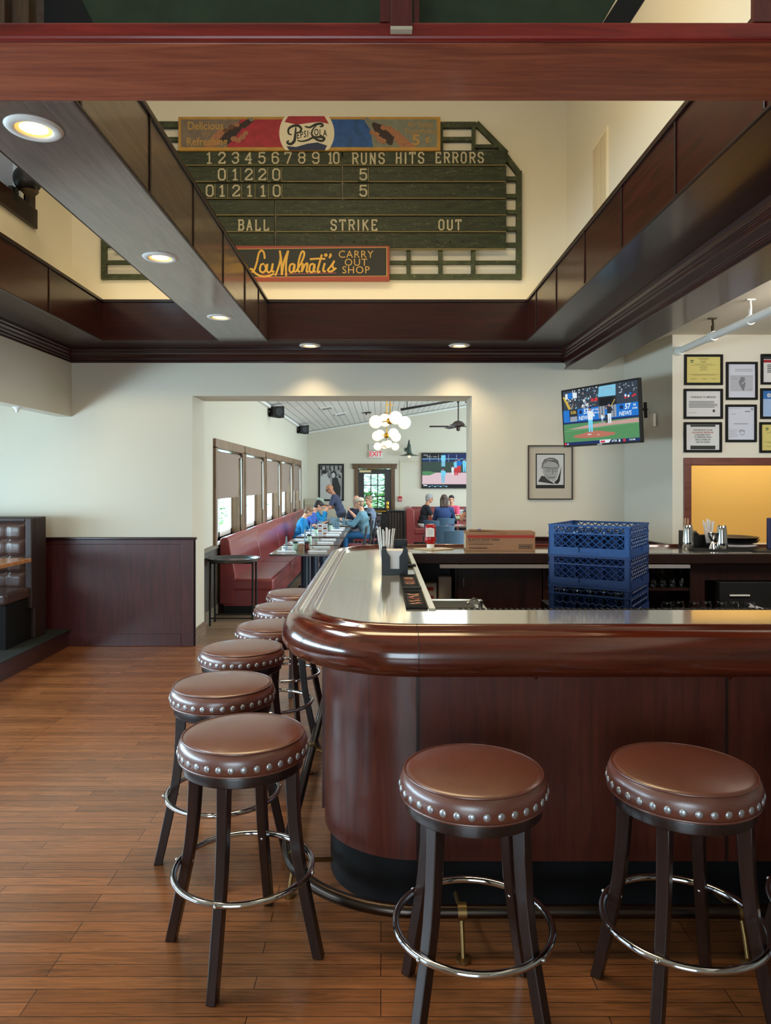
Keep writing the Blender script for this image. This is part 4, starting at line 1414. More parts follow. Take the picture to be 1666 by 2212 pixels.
def rack(z, label, hexes, material):
    t = thing('glass_rack', label, 'glass rack', (1.405, 4.64, z), R(-32), 'blue plastic glass racks stacked behind the bar')
    S = 0.25
    H = 0.188
    for sx in (-1, 1):
        for sy in (-1, 1):
            body = MB()
            body.box(sx * S - (0.035 if sx > 0 else -0.0), sx * S + (0.0 if sx > 0 else 0.035), sy * S - (0.008 if sy > 0 else 0), sy * S + (0 if sy > 0 else 0.008), 0.0, H)
            body.box(sx * S - (0.008 if sx > 0 else 0), sx * S + (0 if sx > 0 else 0.008), sy * S - (0.035 if sy > 0 else 0), sy * S + (0 if sy > 0 else 0.035), 0.0, H)
            body.build('corner_post', material, t)
    rim = MB()
    for z0, z1, o in ((H - 0.012, H, 0.003), (0.129, 0.138, 0.003)):
        rim.box(-S - o, S + o, -S - o, -S + 0.008, z0, z1).box(-S - o, S + o, S - 0.008, S + o, z0, z1).box(-S - o, -S + 0.008, -S, S, z0, z1).box(S - 0.008, S + o, -S, S, z0, z1)
    rim.build('rim', material, t)
    base = MB()
    for q in range(4):
        M = Matrix.Rotation(q * PI / 2, 4, 'Z')
        base.box(-S - 0.004, -0.06, -S - 0.004, -S + 0.006, 0.0, 0.048, M).box(0.06, S + 0.004, -S - 0.004, -S + 0.006, 0, 0.048, M)
        base.box(-0.06, 0.06, -S - 0.004, -S + 0.006, 0.0, 0.016, M).box(-0.06, 0.06, -S + 0.004, -S + 0.008, 0.016, 0.048, M).box(-0.062, 0.062, -S - 0.007, -S - 0.001, 0.014, 0.019, M)
    base.build('base_band', material, t)
    for q in range(4):
        M = Matrix.Rotation(q * PI / 2, 4, 'Z')
        la = MB()
        y = -S + 0.003
        if hexes:
            r_ = 0.027
            for row in range(4):
                for k in range(10):
                    cx = -0.205 + k * 0.0455 + (0.02275 if row % 2 else 0)
                    cz = 0.062 + row * 0.0395
                    if cx > 0.215:
                        continue
                    ps = [M @ Vector((cx + r_ * math.sin(a), y, min(H - 0.006, cz + r_ * math.cos(a)))) for a in [PI / 3 * j for j in range(4)]]
                    la.tube(ps, 0.0032, 4)
        else:
            for z0, z1 in ((0.048, 0.090), (0.092, 0.130), (0.136, 0.178)):
                n = 9
                wd = 0.43 / n
                for k in range(n):
                    xa = -0.215 + k * wd
                    la.tube([M @ Vector((xa, y, z0)), M @ Vector((xa + wd, y, z1))], 0.0038, 4)
                    la.tube([M @ Vector((xa, y - 0.002, z1)), M @ Vector((xa + wd, y - 0.002, z0))], 0.0038, 4)
        la.build('lattice_side', material, t)
    m = MB()
    for k in range(-2, 3):
        m.box(k * 0.083 - 0.002, k * 0.083 + 0.002, -S + 0.01, S - 0.01, 0.01, 0.13)
        m.box(-S + 0.01, S - 0.01, k * 0.083 - 0.002, k * 0.083 + 0.002, 0.01, 0.13)
    m.box(-S + 0.01, S - 0.01, -S + 0.01, S - 0.01, 0.004, 0.010)
    m.build('divider_grid', RACKD, t)
    return t


rack(0.866, 'lowest blue rack of the stack, with honeycomb sides', True, RACKD)
rack(1.055, 'middle blue rack of the stack, diamond lattice sides', False, RACKD)
rack(1.244, 'topmost blue rack of the stack, open at the top', False, RACKB)


def glass_mesh():
    return MB().lathe([(0.030, 0), (0.032, 0.002), (0.005, 0.010), (0.004, 0.060), (0.014, 0.070), (0.033, 0.095), (0.036, 0.125), (0.030, 0.155), (0.0285, 0.155), (0.0345, 0.125), (0.031, 0.096), (0.004, 0.074)], n=20, cap=False)


g0 = None
k = 0
for i in range(5):
    for z, lb, gr in ((0.88, 'glass standing in the lowest blue rack, glinting through its honeycomb side', 'glasses in the lowest rack'), (1.258, 'glass standing in the topmost blue rack behind its lattice', 'glasses in the topmost rack')):
        loc = Vector((-0.166 + i * 0.083, -0.205, 0))
        loc = Matrix.Rotation(R(-32), 3, 'Z') @ loc + Vector((1.405, 4.64, z))
        if g0 is None:
            g0 = glass_mesh().build('wine_glass', GLASS, None, smooth=60)
            o = g0
        else:
            o = g0.copy()
            COL.objects.link(o)
        o.location = loc
        tag(o, lb, 'glass', gr)
# cabinets below the far bar
cab = thing('back_bar_cabinet', 'dark mahogany cupboard unit under the far bar with open shelves', 'cabinet', (0, 5.85, 0))
DKR = wood('cabinet_wood', (26, 11, 9), (56, 24, 18), 2, 0.4, 0.1)
m = MB()
m.box(0.26, 5.1, 0.42, 0.44, 0.0, 1.07).box(0.26, 5.1, 0, 0.42, 0.0, 0.12)
for x in (0.26, 0.60, 1.99, 2.50, 3.2, 5.08):
    m.box(x, x + 0.03, 0, 0.42, 0.12, 1.03)
m.box(0.26, 0.6, 0, 0.42, 0.70, 0.72).box(2.0, 2.5, 0, 0.42, 0.815, 0.835).box(2.5, 3.2, 0.0, 0.42, 0.90, 1.03)
m.box(2.5, 2.62, -0.01, 0.02, 0.12, 1.04)
m.build('carcass', DKR, cab)
for a, b in ((0.62, 1.30), (1.31, 1.99)):
    d_ = MB().box(a, b, -0.02, 0.0, 0.13, 1.0).build('door', DKR, cab, bevel=0.004)
    MB().tube([(a + 0.045, -0.02, 0.85), (a + 0.045, -0.045, 0.86), (a + 0.045, -0.045, 0.92), (a + 0.045, -0.02, 0.93)], 0.005, 6).build('handle', STEEL, d_)
t = tag(MB().box(-0.055, 0.055, -0.05, 0.05, 0, 0.20).build('napkin_pack', mat('napkin_pack_wrap', (200, 184, 164), 0.4), None, loc=(0.525, 5.95, 0.722), bevel=0.012, seg=3), 'wrapped pack of napkins on the open shelf under the far bar', 'napkin pack')
t = thing('small_carton', 'small white carton with red stripe on the shelf beside the napkin pack', 'box', (0.40, 5.95, 0.722))
MB().box(-0.07, 0.055, -0.05, 0.08, 0, 0.145).build('carton', mat('pale_carton', (190, 178, 164), 0.7), t)
MB().box(-0.05, 0.03, -0.0515, -0.05, 0.085, 0.115).box(-0.05, 0.03, -0.0515, -0.05, 0.02, 0.045).build('red_stripe', CR, t)
for i in range(6):
    for j in range(2):
        o = g0.copy()
        COL.objects.link(o)
        o.rotation_euler = (PI, 0, 0)
        o.location = (2.07 + i * 0.078 + j * 0.03, 5.91 + j * 0.12, 0.835 + 0.156)
        tag(o, 'upside-down stemmed glass on the dark shelf under the far bar', 'glass', 'glasses on the under-bar shelf')
for i in range(7):
    o = g0.copy()
    COL.objects.link(o)
    o.location = (1.83 + i * 0.088, 4.62 + 0.03 * (i % 2), 0.776)
    tag(o, 'stemmed glass on the black cooler beside the blue racks', 'glass', 'glasses on the cooler')
t = thing('receipt_printer', 'black till printer with white paper slip under the right end of the far bar', 'printer', (2.86, 5.80, 0.72))
MB().box(-0.14, 0.30, 0.0, 0.20, -0.10, 0.17).build('printer_body', MATTE, t, bevel=0.006)
MB().box(-0.06, 0.10, -0.012, 0.0, 0.06, 0.072).build('paper_slot', WHITE, t)
MB().box(0.1, 0.26, -0.03, 0.0, -0.04, 0.03, M=Matrix.Rotation(R(18), 4, 'Y')).build('paper_slip', PAPER, t)
MB().box(2.66, 3.2, 5.80, 5.86, 0.0, 0.61).build('shelf_front', MATTE, cab) if False else None

# right end of the far bar: shakers, straw caddy, tray
for x, lab in ((P(1487, 0, 6.10)[0], 'steel cocktail shaker tin upside down, left of the black straw caddy'), (P(1560, 0, 6.02)[0], 'steel cocktail shaker tin upside down, right of the black straw caddy')):
    o = MB().lathe([(0.048, 0), (0.050, 0.003), (0.045, 0.07), (0.038, 0.175), (0.034, 0.206), (0.030, 0.210), (0.0005, 0.210)], n=32).build('cocktail_shaker', mat('polished_steel', (206, 206, 204), 0.12, 1.0), None, smooth=40, loc=(x, 6.1 if x < 2.65 else 6.02, TZ))
    tag(o, lab, 'cocktail shaker', 'shaker tins on the far bar')
t = thing('straw_caddy', 'black plastic caddy between the two steel shakers on the far bar', 'caddy', (2.72, 6.22, TZ))
m = MB().box(-0.13, 0.14, -0.09, 0.10, 0, 0.012).box(-0.12, 0.0, -0.01, 0.09, 0.012, 0.15).box(0.0, 0.12, 0.0, 0.09, 0.012, 0.115).prism([(-0.10, 0.012), (-0.01, 0.012), (-0.005, 0.13), (-0.03, 0.145), (-0.09, 0.145)], -0.06, -0.01, 'y')
m.build('caddy_body', BLACK, t, bevel=0.005)
straws(('white wrapped straw in the black caddy between the shakers', 'straws in the far bar caddy'), (2.80, 6.17, 0), TZ + 0.05, TZ + 0.245, 12, 0.045, seed=9)
straws(('thin stirrer in the black caddy beside the pass-through frame', 'stirrers in the far bar caddy'), (2.655, 6.26, 0), TZ + 0.05, TZ + 0.25, 7, 0.035, 'stirrer', 5, 0.002, mat('stirrer', (206, 170, 130), 0.6))
o = MB().lathe([(0.032, 0), (0.034, 0.002), (0.012, 0.058), (0.010, 0.062), (0.012, 0.066), (0.030, 0.10), (0.036, 0.135), (0.034, 0.135), (0.008, 0.068)], n=24, cap=False).build('jigger', CHROME, None, smooth=40, loc=(2.77, 6.03, TZ + 0.012))
tag(o, 'double-ended steel jigger on the dark mat between the shakers', 'jigger')
tag(MB().box(-0.16, 0.30, -0.08, 0.09, 0, 0.011).build('service_mat', MATTE, None, loc=(2.74, 6.03, TZ), bevel=0.003), 'flat black service mat under the jigger on the far bar', 'mat')
for k, (x, y, r_) in enumerate(((3.06, 6.28, 0.21), (3.05, 6.27, 0.21))):
    o = MB().lathe([(0.0005, 0.006), (r_ - 0.03, 0.006), (r_, 0.026), (r_ + 0.004, 0.026), (r_ - 0.02, 0.0), (0.0005, 0.0)], n=40, cap=False).build('serving_tray', BLACK, None, smooth=40, loc=(x, y, TZ + 0.05 + k * 0.022))
    tag(o, ['round black serving tray, lower of two behind the right shaker', 'round black serving tray, upper of two behind the right shaker'][k], 'tray', 'stacked serving trays')
o = MB().ball((0, 0, 0.025), (0.17, 0.10, 0.026), 20, 10).build('folded_cloth', mat('grey_white_cloth', (196, 186, 184), 0.9, bump=0.3, bscale=20), None, smooth=60, loc=(3.06, 6.2, TZ))
tag(o, 'folded pale cloth under the black trays on the far bar', 'cloth')
tag(MB().box(-0.5, 0.6, -0.16, 0.12, 0, 0.012).build('rubber_counter_mat', mat('dark_rubber', (36, 34, 32), 0.6), None, loc=(3.55, 6.02, TZ), bevel=0.003), 'wide dark rubber mat on the far bar at the right edge of the picture', 'mat')
t = thing('menu_holder', 'dark blue padded menu standing at the right edge on the far bar', 'menu', (3.22, 6.02, TZ + 0.012))
MB().box(0, 0.20, -0.015, 0.015, 0, 0.26).build('menu_cover', mat('dark_blue_vinyl', (44, 48, 84), 0.5), t, bevel=0.008)

# sprinkler pipe over the service side
t = thing('sprinkler_pipe', 'white sprinkler pipe slung under the ceiling above the framed notices', 'pipe', (2.70, 0, 2.88))
MB().cyl((0, 1.0, 0), (0, 6.50, 0), 0.030, n=18).build('pipe', WHITE, t, smooth=60)
MB().cyl((0, 6.48, 0), (0, 6.549, 0), 0.040, n=18).build('wall_cap', WHITE, t, smooth=60)
for y, mt in ((5.88, mat('old_bronze', (70, 60, 44), 0.5, 0.6)), (5.28, WHITE), (3.9, WHITE)):
    h = MB()
    h.cyl((0, y - 0.012, 0), (0, y + 0.012, 0), 0.037, n=18)
    if y > 5.5:
        h.cyl((0, y - 0.035, 0), (0, y + 0.035, 0), 0.040, n=18)
    h.build('pipe_clamp', WHITE, t, smooth=60)
    MB().tube([(0, y - 0.01, 0.03), (0, y - 0.012, 0.09), (0, y, 0.15)], 0.008, 6).tube([(0, y + 0.01, 0.03), (0, y + 0.012, 0.09)], 0.006, 6).box(-0.03, 0.03, y - 0.02, y + 0.02, 0.142, 0.15).build('hanger', mt, t)
# ================================================================ BOOTH ON THE LEFT
t = tag(thing('booth_platform', 'raised platform with dark green carpet along the left side of the hall', 'platform', (-4.1, 3, 0)), None, None)
MB().box(-0.88, 0.88, -6.9, 4.45, 0, 0.168).build('riser', wood('platform_riser', (44, 20, 18), (72, 36, 32), 1, 0.4, 0.1), t)
MB().box(-0.88, 0.90, -6.9, 4.45, 0.168, 0.176).build('carpet', mat('dark_green_carpet', (30, 33, 29), 0.9, bump=0.25, bscale=300), t)
bo = thing('booth_bench', 'tufted dark brown leather booth bench against the far end of the platform', 'booth', (-4.155, 7.0, 0.176))
# tufted back
tf = MB()
NX, NZ = 72, 40
x0, x1, z0, z1 = -0.85, 0.735, 0.50, 1.13
uX, uZ = 0.162, 0.158
vs = []
for j in range(NZ + 1):
    for i in range(NX + 1):
        x = x0 + (x1 - x0) * i / NX
        z = z0 + (z1 - z0) * j / NZ
        a = abs(math.sin(PI * (x - x1 + 0.02) / uX))
        b = abs(math.sin(PI * (z - z1 + 0.01) / uZ))
        puff = 0.050 * (min(1, a * 2.2) ** 0.5) * (min(1, b * 2.2) ** 0.5) * 0.8 + 0.006 * (a + b)
        e = min(1, (x1 - x) / 0.03, (z1 - z) / 0.03)
        vs.append((x, 0.0 - puff * max(0, e) - 0.02, z))
fs = [(j * (NX + 1) + i, j * (NX + 1) + i + 1, (j + 1) * (NX + 1) + i + 1, (j + 1) * (NX + 1) + i) for j in range(NZ) for i in range(NX)]
tf.add(vs, fs)
bk = tf.build('backrest', BOOTH, bo, smooth=80)
bt = MB()
for i in range(9):
    for j in range(1, 4):
        bt.ball((x1 - 0.02 - uX * (i + 1), -0.035, z1 - 0.01 - uZ * j), (0.011, 0.008, 0.011), 8, 6)
bt.build('tufting', BOOTH, bk, smooth=60)
m = MB().box(-0.88, 0.80, 0.0, 0.24, 0, 1.175).box(0.735, 0.80, -0.06, 0.0, 0.30, 1.175).box(-0.88, 0.735, -0.05, 0, 1.135, 1.175)
m.build('back_frame', mat('booth_frame_vinyl', (44, 26, 22), 0.55), bo, bevel=0.012)
MB().box(-0.85, 0.775, -0.50, -0.02, 0.40, 0.51).build('seat', BOOTH, bo, bevel=0.03, seg=4)
MB().box(-0.85, 0.765, -0.48, 0.0, 0.0, 0.40).build('seat_base', mat('booth_base_vinyl', (19, 17, 15), 0.7, spec=0.2), bo)
bt_ = thing('booth_table', 'honey-coloured wooden table at the tufted booth, cut by the left edge of the picture', 'table', (-3.88, 6.25, 0.176))
MB().box(-0.75, 0.69, -0.34, 0.34, 0.79, 0.825).build('table_top', wood('honey_table', (150, 96, 54), (196, 138, 86), 0, 0.25, 0.4), bt_, bevel=0.004)
MB().cyl((-0.1, 0, 0.02), (-0.1, 0, 0.79), 0.04).box(-0.4, 0.2, -0.25, 0.25, 0, 0.02).build('pedestal', MATTE, bt_)
t = thing('fire_sprinkler', 'small white fire sprinkler under the bulkhead on the left', 'sprinkler', (-3.275, 6.5, 2.37))
MB().lathe([(0.0005, -0.05), (0.012, -0.05), (0.014, -0.03), (0.03, -0.012), (0.045, 0.0)], n=16).build('escutcheon', WHITE, t, smooth=50)

# ================================================================ DINING ROOM FURNITURE
# wall-side banquette: four upholstered units
ys = [9.2, 11.2, 13.3, 15.4, 17.5, 19.4]
names = ['nearest the opening, its end panel showing', 'second from the opening', 'third from the opening, beside the boy in teal', 'behind the row of blue-shirted diners', 'at the far end by the framed photograph']
for i in range(5):
    a, b = ys[i], ys[i + 1] - 0.012
    t = thing('banquette', 'burgundy vinyl banquette unit under the windows, ' + names[i], 'bench', (XW + 0.045, a, 0), group='burgundy banquette units under the windows')
    L = b - a
    m = MB().prism([(0.0, 0.13), (0.17, 0.13), (0.20, 0.5), (0.12, 0.955), (0.09, 0.985), (0.03, 0.985), (0.0, 0.96)], 0, L, 'y')
    m.build('backrest', BURG, t, bevel=0.02, seg=3, smooth=40)
    MB().box(0.14, 0.68, 0.0, L, 0.30, 0.46).build('seat', BURG, t, bevel=0.035, seg=4, smooth=40)
    MB().box(0.05, 0.64, 0.01, L - 0.0, 0.11, 0.32).build('seat_base', BURG, t, bevel=0.005)
    MB().box(0.05, 0.58, 0.03, L, 0.0, 0.11).build('toe_kick', MATTE, t)
t = thing('wainscot_panel', 'grey-brown timber dado panel on the wall by the tray stand', 'panel', (XW + 0.004, YB + 0.02, 0))
MB().box(0, 0.02, 0, 1.15, 0, 0.86).build('board', wood('grey_dado', (52, 46, 40), (92, 84, 74), 2, 0.5, 0), t)
MB().box(0, 0.04, 0, 1.15, 0.86, 0.90).box(0, 0.035, 0, 1.15, 0, 0.15).build('cap', wood('grey_dado_cap', (96, 84, 70), (140, 126, 108), 1, 0.5, 0), t)
# folding tray stand
t = thing('tray_stand', 'black folding tray stand with round steel-rimmed tray beside the banquette end', 'tray stand', (-1.76, 8.62, 0))
tr = MB().lathe([(0.0005, 0.765), (0.27, 0.765), (0.295, 0.79), (0.312, 0.792), (0.30, 0.757), (0.25, 0.748), (0.0005, 0.748)], n=44, cap=False).build('tray', mat('dark_tray', (90, 92, 92), 0.22, 0.6), t, smooth=40)
for sx, sy in ((-1, -1), (1, -1), (-1, 1), (1, 1)):
    MB().cyl((sx * 0.25, sy * 0.13, 0), (sx * 0.25, sy * 0.11, 0.735), 0.012, n=10).build('leg', MATTE, t)
m = MB()
for sy in (-1, 1):
    m.cyl((-0.25, sy * 0.128, 0.09), (0.25, sy * 0.128, 0.09), 0.009, n=8).cyl((-0.25, sy * 0.11, 0.74), (0.25, sy * 0.11, 0.74), 0.011, n=8)
m.box(-0.26, 0.26, -0.13, 0.13, 0.738, 0.748)
m.build('stretcher', MATTE, t)

TX0, TX1 = -1.46, -0.62
TY = [(9.42, 10.62), (10.78, 12.0), (12.42, 13.6), (13.75, 14.9), (15.05, 16.25), (16.4, 17.5)]
wh = ['nearest the bar, bare but for shakers and cutlery', 'second from the bar, with a green-lidded cheese shaker', 'third from the bar, with the photo menu card', 'fourth from the bar, in front of the boy in teal', 'fifth from the bar, crowded with glasses and plates', 'last of the row, by the standing bald man']
for i, (a, b) in enumerate(TY):
    t = thing('dining_table', 'dark wood dining table ' + wh[i], 'table', ((TX0 + TX1) / 2, (a + b) / 2, 0), group='row of dining tables along the banquette')
    hx, hy = (TX1 - TX0) / 2, (b - a) / 2
    MB().box(-hx, hx, -hy, hy, 0.722, 0.752).build('table_top', TABLE, t, bevel=0.004)
    NAVB = mat('blue_black_pedestal', (34, 48, 66), 0.35, 0.3)
    for s in (-0.3, 0.3):
        MB().cyl((0, s * hy * 1.2, 0.02), (0, s * hy * 1.2, 0.722), 0.045, n=16).build('pedestal', NAVB, t, smooth=40)
        MB().box(-0.28, 0.28, s * hy * 1.2 - 0.04, s * hy * 1.2 + 0.04, 0, 0.025).box(-0.04, 0.04, s * hy * 1.2 - 0.2, s * hy * 1.2 + 0.2, 0, 0.025).build('foot', MATTE, t)

# cutlery rolls, shakers, menu card, tumblers
NAPK = mat('white_linen', (232, 236, 242), 0.8)
rollm = MB().box(-0.14, 0.09, -0.030, 0.030, 0, 0.007).cyl((-0.16, 0, 0.009), (0.09, 0, 0.009), 0.010, n=8)
r0 = None
for i, (a, b) in enumerate(TY[:4]):
    for sx, cx in ((-1, TX0 + 0.22), (1, TX1 - 0.20)):
        for yy in (a + 0.28, b - 0.28):
            if r0 is None:
                r0 = rollm.build('napkin_roll', NAPK, None)
                o = r0
            else:
                o = r0.copy()
                COL.objects.link(o)
            o.location = (cx, yy, 0.752)
            nth = ['nearest', 'second', 'third', 'fourth'][i]
            tag(o, 'white napkin-wrapped cutlery on the %s side of the %s table of the row' % ('window' if sx < 0 else 'aisle', nth), 'napkin roll', 'napkin rolls, %s side of the %s table' % ('window' if sx < 0 else 'aisle', nth))
CHS = mat('pale_green_glass', (188, 220, 200), 0.15)
PEP = mat('chilli_red_flakes', (104, 40, 26), 0.25)
LIDM = mat('dark_lid', (30, 52, 48), 0.4)
for (x, y, c, lab) in ((-1.18, 9.98, CHS, 'cheese shaker with dark lid on the nearest dining table'), (-1.02, 9.98, PEP, 'red pepper flake shaker with dark lid on the nearest dining table'), (-1.12, 11.3, CHS, 'cheese shaker with dark lid on the second dining table'), (-1.16, 12.9, CHS, 'cheese shaker left of the photo menu card'), (-0.98, 14.1, CHS, 'cheese shaker behind the photo menu card')):
    t = thing('shaker', lab, 'shaker', (x, y, 0.752))
    MB().lathe([(0.036, 0), (0.040, 0.01), (0.040, 0.05), (0.034, 0.075), (0.036, 0.095)], n=18).build('jar', c, t, smooth=40)
    MB().lathe([(0.038, 0.095), (0.038, 0.112), (0.02, 0.122), (0.0005, 0.122)], n=18).build('lid', LIDM, t, smooth=40)
tag(MB().box(-0.035, 0.035, -0.02, 0.02, 0, 0.085).build('sugar_packet_holder', mat('tan_packets', (176, 140, 112), 0.7), None, loc=(-1.1, 9.96, 0.752)), 'tan sugar packet holder between two shakers on the nearest table', 'packet holder')
t = thing('menu_card', 'standing white menu card with small food photos on the third table', 'menu card', (-1.03, 12.72, 0.752))
MB().prism([(-0.08, 0), (0.09, 0.0), (0.09, 0.20), (-0.08, 0.20)], -0.004, 0.004, 'y').build('card', PAPER, t)
f_ = Flat(-0.0045)
fp = [mat('menu_photo_%d' % k, c, 0.6) for k, c in enumerate(((120, 60, 50), (150, 90, 60), (70, 80, 110)))]
for k in range(4):
    f_.rect(-0.07, -0.01, 0.015 + k * 0.045, 0.045 + k * 0.045, fp[k % 3] if k % 2 else mat('menu_grey', (180, 184, 196), 0.7))
    f_.rect(0.015, 0.075, 0.015 + k * 0.045, 0.045 + k * 0.045, mat('menu_grey', (180, 184, 196), 0.7) if k % 2 else fp[(k + 1) % 3])
f_.build('printing', None, t)
ICEG = mat('water_glass', (196, 228, 246), 0.05, trans=0.75, ior=1.2)
tm = MB().lathe([(0.030, 0), (0.040, 0.15), (0.037, 0.15), (0.028, 0.01), (0.0005, 0.01)], n=14, cap=False)
t0 = None
rnd = random.Random(11)
for (ya, yb, n, lab, gr) in ((15.1, 16.2, 12, 'water tumbler in the crowd of glasses on the fifth dining table', 'tumblers on the fifth table'), (13.9, 14.8, 4, 'water tumbler on the fourth dining table', 'tumblers on the fourth table'), (9.6, 13.2, 0, '', '')):
    for k in range(n):
        o = tm.build('tumbler', ICEG, None, smooth=40) if t0 is None else t0.copy()
        if t0 is None:
            t0 = o
        else:
            COL.objects.link(o)
        o.location = (rnd.uniform(-1.25, -0.75), ya + (yb - ya) * (k + 0.5) / n, 0.752)
        tag(o, lab, 'tumbler', gr)
for k, (x, y) in enumerate(((-1.32, 10.1), (-1.22, 11.6), (-1.27, 13.1))):
    t = thing('paper_straw_glass', ['thin glass bud vase at the window side of the nearest table', 'thin glass bud vase at the window side of the second table', 'thin glass bud vase at the window side of the third table'][k], 'vase', (x, y, 0.752))
    MB().lathe([(0.016, 0), (0.014, 0.12), (0.010, 0.18)], n=12).build('tube', ICEG, t, smooth=40)
pl = None
for k, (x, y) in enumerate(((-0.8, 15.3), (-0.82, 15.75), (-0.9, 16.1), (-1.2, 14.3), (-1.25, 15.2))):
    o = MB().lathe([(0.0005, 0.008), (0.08, 0.008), (0.125, 0.022), (0.127, 0.020), (0.08, 0.0), (0.0005, 0)], n=24, cap=False).build('plate', WHITE, None, smooth=40, loc=(x, y, 0.752))
    tag(o, 'white plate in front of the diners at the crowded tables', 'plate', 'plates on the crowded tables')


# chairs of the dining room
NAVC = mat('slate_blue_chair_vinyl', (62, 88, 112), 0.4)
BLKC = mat('black_chair_wood', (26, 28, 34), 0.3, coat=0.3)


def shell_chair(x, y, rz, label, group):
    t = thing('dining_chair', label, 'chair', (x, y, 0), rz, group)
    m = MB()
    n = 10
    vs = []
    for k in range(n + 1):
        a = R(-58 + 116 * k / n)
        for rr, z in ((0.20, 0.46), (0.225, 0.80), (0.250, 0.80), (0.225, 0.46)):
            vs.append((rr * math.sin(a), -rr * math.cos(a) * 0.85 + 0.0, z + (0.015 * math.cos(a) if z > 0.6 else 0)))
    fs = [(0, 1, 2, 3), tuple(4 * n + i for i in (3, 2, 1, 0))]
    for i in range(n):
        fs += [(4 * i + j, 4 * i + (j + 1) % 4, 4 * i + 4 + (j + 1) % 4, 4 * i + 4 + j) for j in range(4)]
    m.add(vs, fs)
    m.build('backrest', NAVC, t, smooth=40, bevel=0.006)
    MB().box(-0.20, 0.20, -0.16, 0.22, 0.43, 0.475).build('seat', NAVC, t, bevel=0.015, seg=3)
    for sx in (-1, 1):
        for y0 in (-0.15, 0.19):
            MB().cyl((sx * 0.18, y0, 0.43), (sx * 0.2, y0 * 1.1, 0), 0.015, n=8).build('leg', BLKC, t)
    return t


def ladder_chair(x, y, rz, label, group):
    t = thing('dining_chair', label, 'chair', (x, y, 0), rz, group)
    for sx in (-1, 1):
        MB().tube([(sx * 0.19, -0.2, 0), (sx * 0.19, -0.19, 0.45), (sx * 0.19, -0.26, 0.93)], 0.019, 6).build('leg', BLKC, t)
        MB().box(sx * 0.18 - 0.017, sx * 0.18 + 0.017, 0.17, 0.204, 0, 0.43).build('leg', BLKC, t)
    m = MB()
    for z in (0.56, 0.66, 0.76, 0.88):
        m.box(-0.19, 0.19, -0.222 - (z - 0.45) * 0.08 - 0.01, -0.21 - (z - 0.45) * 0.08, z, z + (0.07 if z > 0.8 else 0.045))
    m.build('backrest', BLKC, t)
    MB().box(-0.205, 0.205, -0.19, 0.22, 0.43, 0.475).build('seat', BURG, t, bevel=0.015, seg=3)
    return t


G1 = 'black ladder-back chairs at the long row of tables'
ladder_chair(-0.50, 12.1, PI / 2, 'black ladder-back chair with burgundy seat, nearest the bar at the table row', G1)
ladder_chair(-0.42, 14.15, PI / 2, 'black ladder-back chair at the table row, in front of the man in the pale cap', G1)
ladder_chair(-0.31, 15.45, R(78), 'black ladder-back chair holding the man in the pale cap', G1)
ladder_chair(-0.53, 16.8, R(150), 'black ladder-back chair holding the bald man with raised fist', G1)
ladder_chair(-0.36, 17.6, PI / 2, 'black ladder-back chair at the far end of the table row', G1)
G2 = 'slate blue curved-back chairs at the right-hand tables'
shell_chair(1.32, 13.2, 0.15, 'slate blue curved-back chair nearest the bar, beside the cardboard box', G2)
shell_chair(1.30, 14.6, -0.25, 'slate blue curved-back chair second from the bar', G2)
shell_chair(1.22, 16.6, -0.6, 'slate blue curved-back chair turned towards the gray-haired woman', G2)
shell_chair(1.58, 17.55, 0, 'slate blue curved-back chair holding the woman in navy', G2)
for (x, y, lab) in ((2.0, 15.7, 'dark dining table near the slate blue chairs, empty-handed end towards the bar'), (1.9, 18.35, 'dark dining table of the four women by the back booth')):
    t = thing('dining_table', lab, 'table', (x, y, 0))
    MB().box(-0.55, 0.6, -0.38, 0.38, 0.722, 0.752).build('table_top', TABLE, t, bevel=0.004)
    MB().cyl((0, 0, 0.02), (0, 0, 0.722), 0.045).build('pedestal', BLKC, t)
    MB().box(-0.28, 0.28, -0.04, 0.04, 0, 0.03).box(-0.04, 0.04, -0.28, 0.28, 0, 0.03).build('foot', BLKC, t)
for (x, y, lab) in ((2.03, 18.1, 'white menu card standing by the cheese jar on the women\'s table'), (2.02, 15.55, 'white menu card on the table by the right jamb')):
    t = thing('menu_card', lab, 'menu card', (x, y, 0.752))
    MB().box(-0.055, 0.055, -0.004, 0.004, 0, 0.24).build('card', PAPER, t)
    f_ = Flat(-0.0045)
    for k in range(3):
        f_.rect(-0.04, 0.005, 0.02 + k * 0.07, 0.06 + k * 0.07, mat('menu_blue', (130, 150, 180), 0.7))
        f_.rect(0.015, 0.045, 0.03 + k * 0.07, 0.07 + k * 0.07, fp[k])
    f_.build('printing', None, t)
t = thing('shaker', 'round cheese jar with dark lid on the women\'s table', 'shaker', (1.92, 18.05, 0.752))
MB().lathe([(0.05, 0), (0.07, 0.02), (0.07, 0.06), (0.05, 0.085)], n=18).build('jar', mat('parmesan', (206, 210, 170), 0.4), t, smooth=40)
MB().lathe([(0.052, 0.085), (0.052, 0.10), (0.0005, 0.104)], n=18).build('lid', LIDM, t, smooth=40)
t = thing('cola_glass', 'tall glass of dark cola on the women\'s table', 'glass', (2.22, 18.2, 0.752))
MB().lathe([(0.042, 0), (0.05, 0.11), (0.0005, 0.11)], n=18).build('cola', mat('cola', (44, 20, 14), 0.1), t, smooth=40)
MB().lathe([(0.045, -0.0), (0.055, 0.16), (0.053, 0.16), (0.051, 0.11)], n=18, cap=False).build('tumbler_wall', ICEG, t, smooth=40)
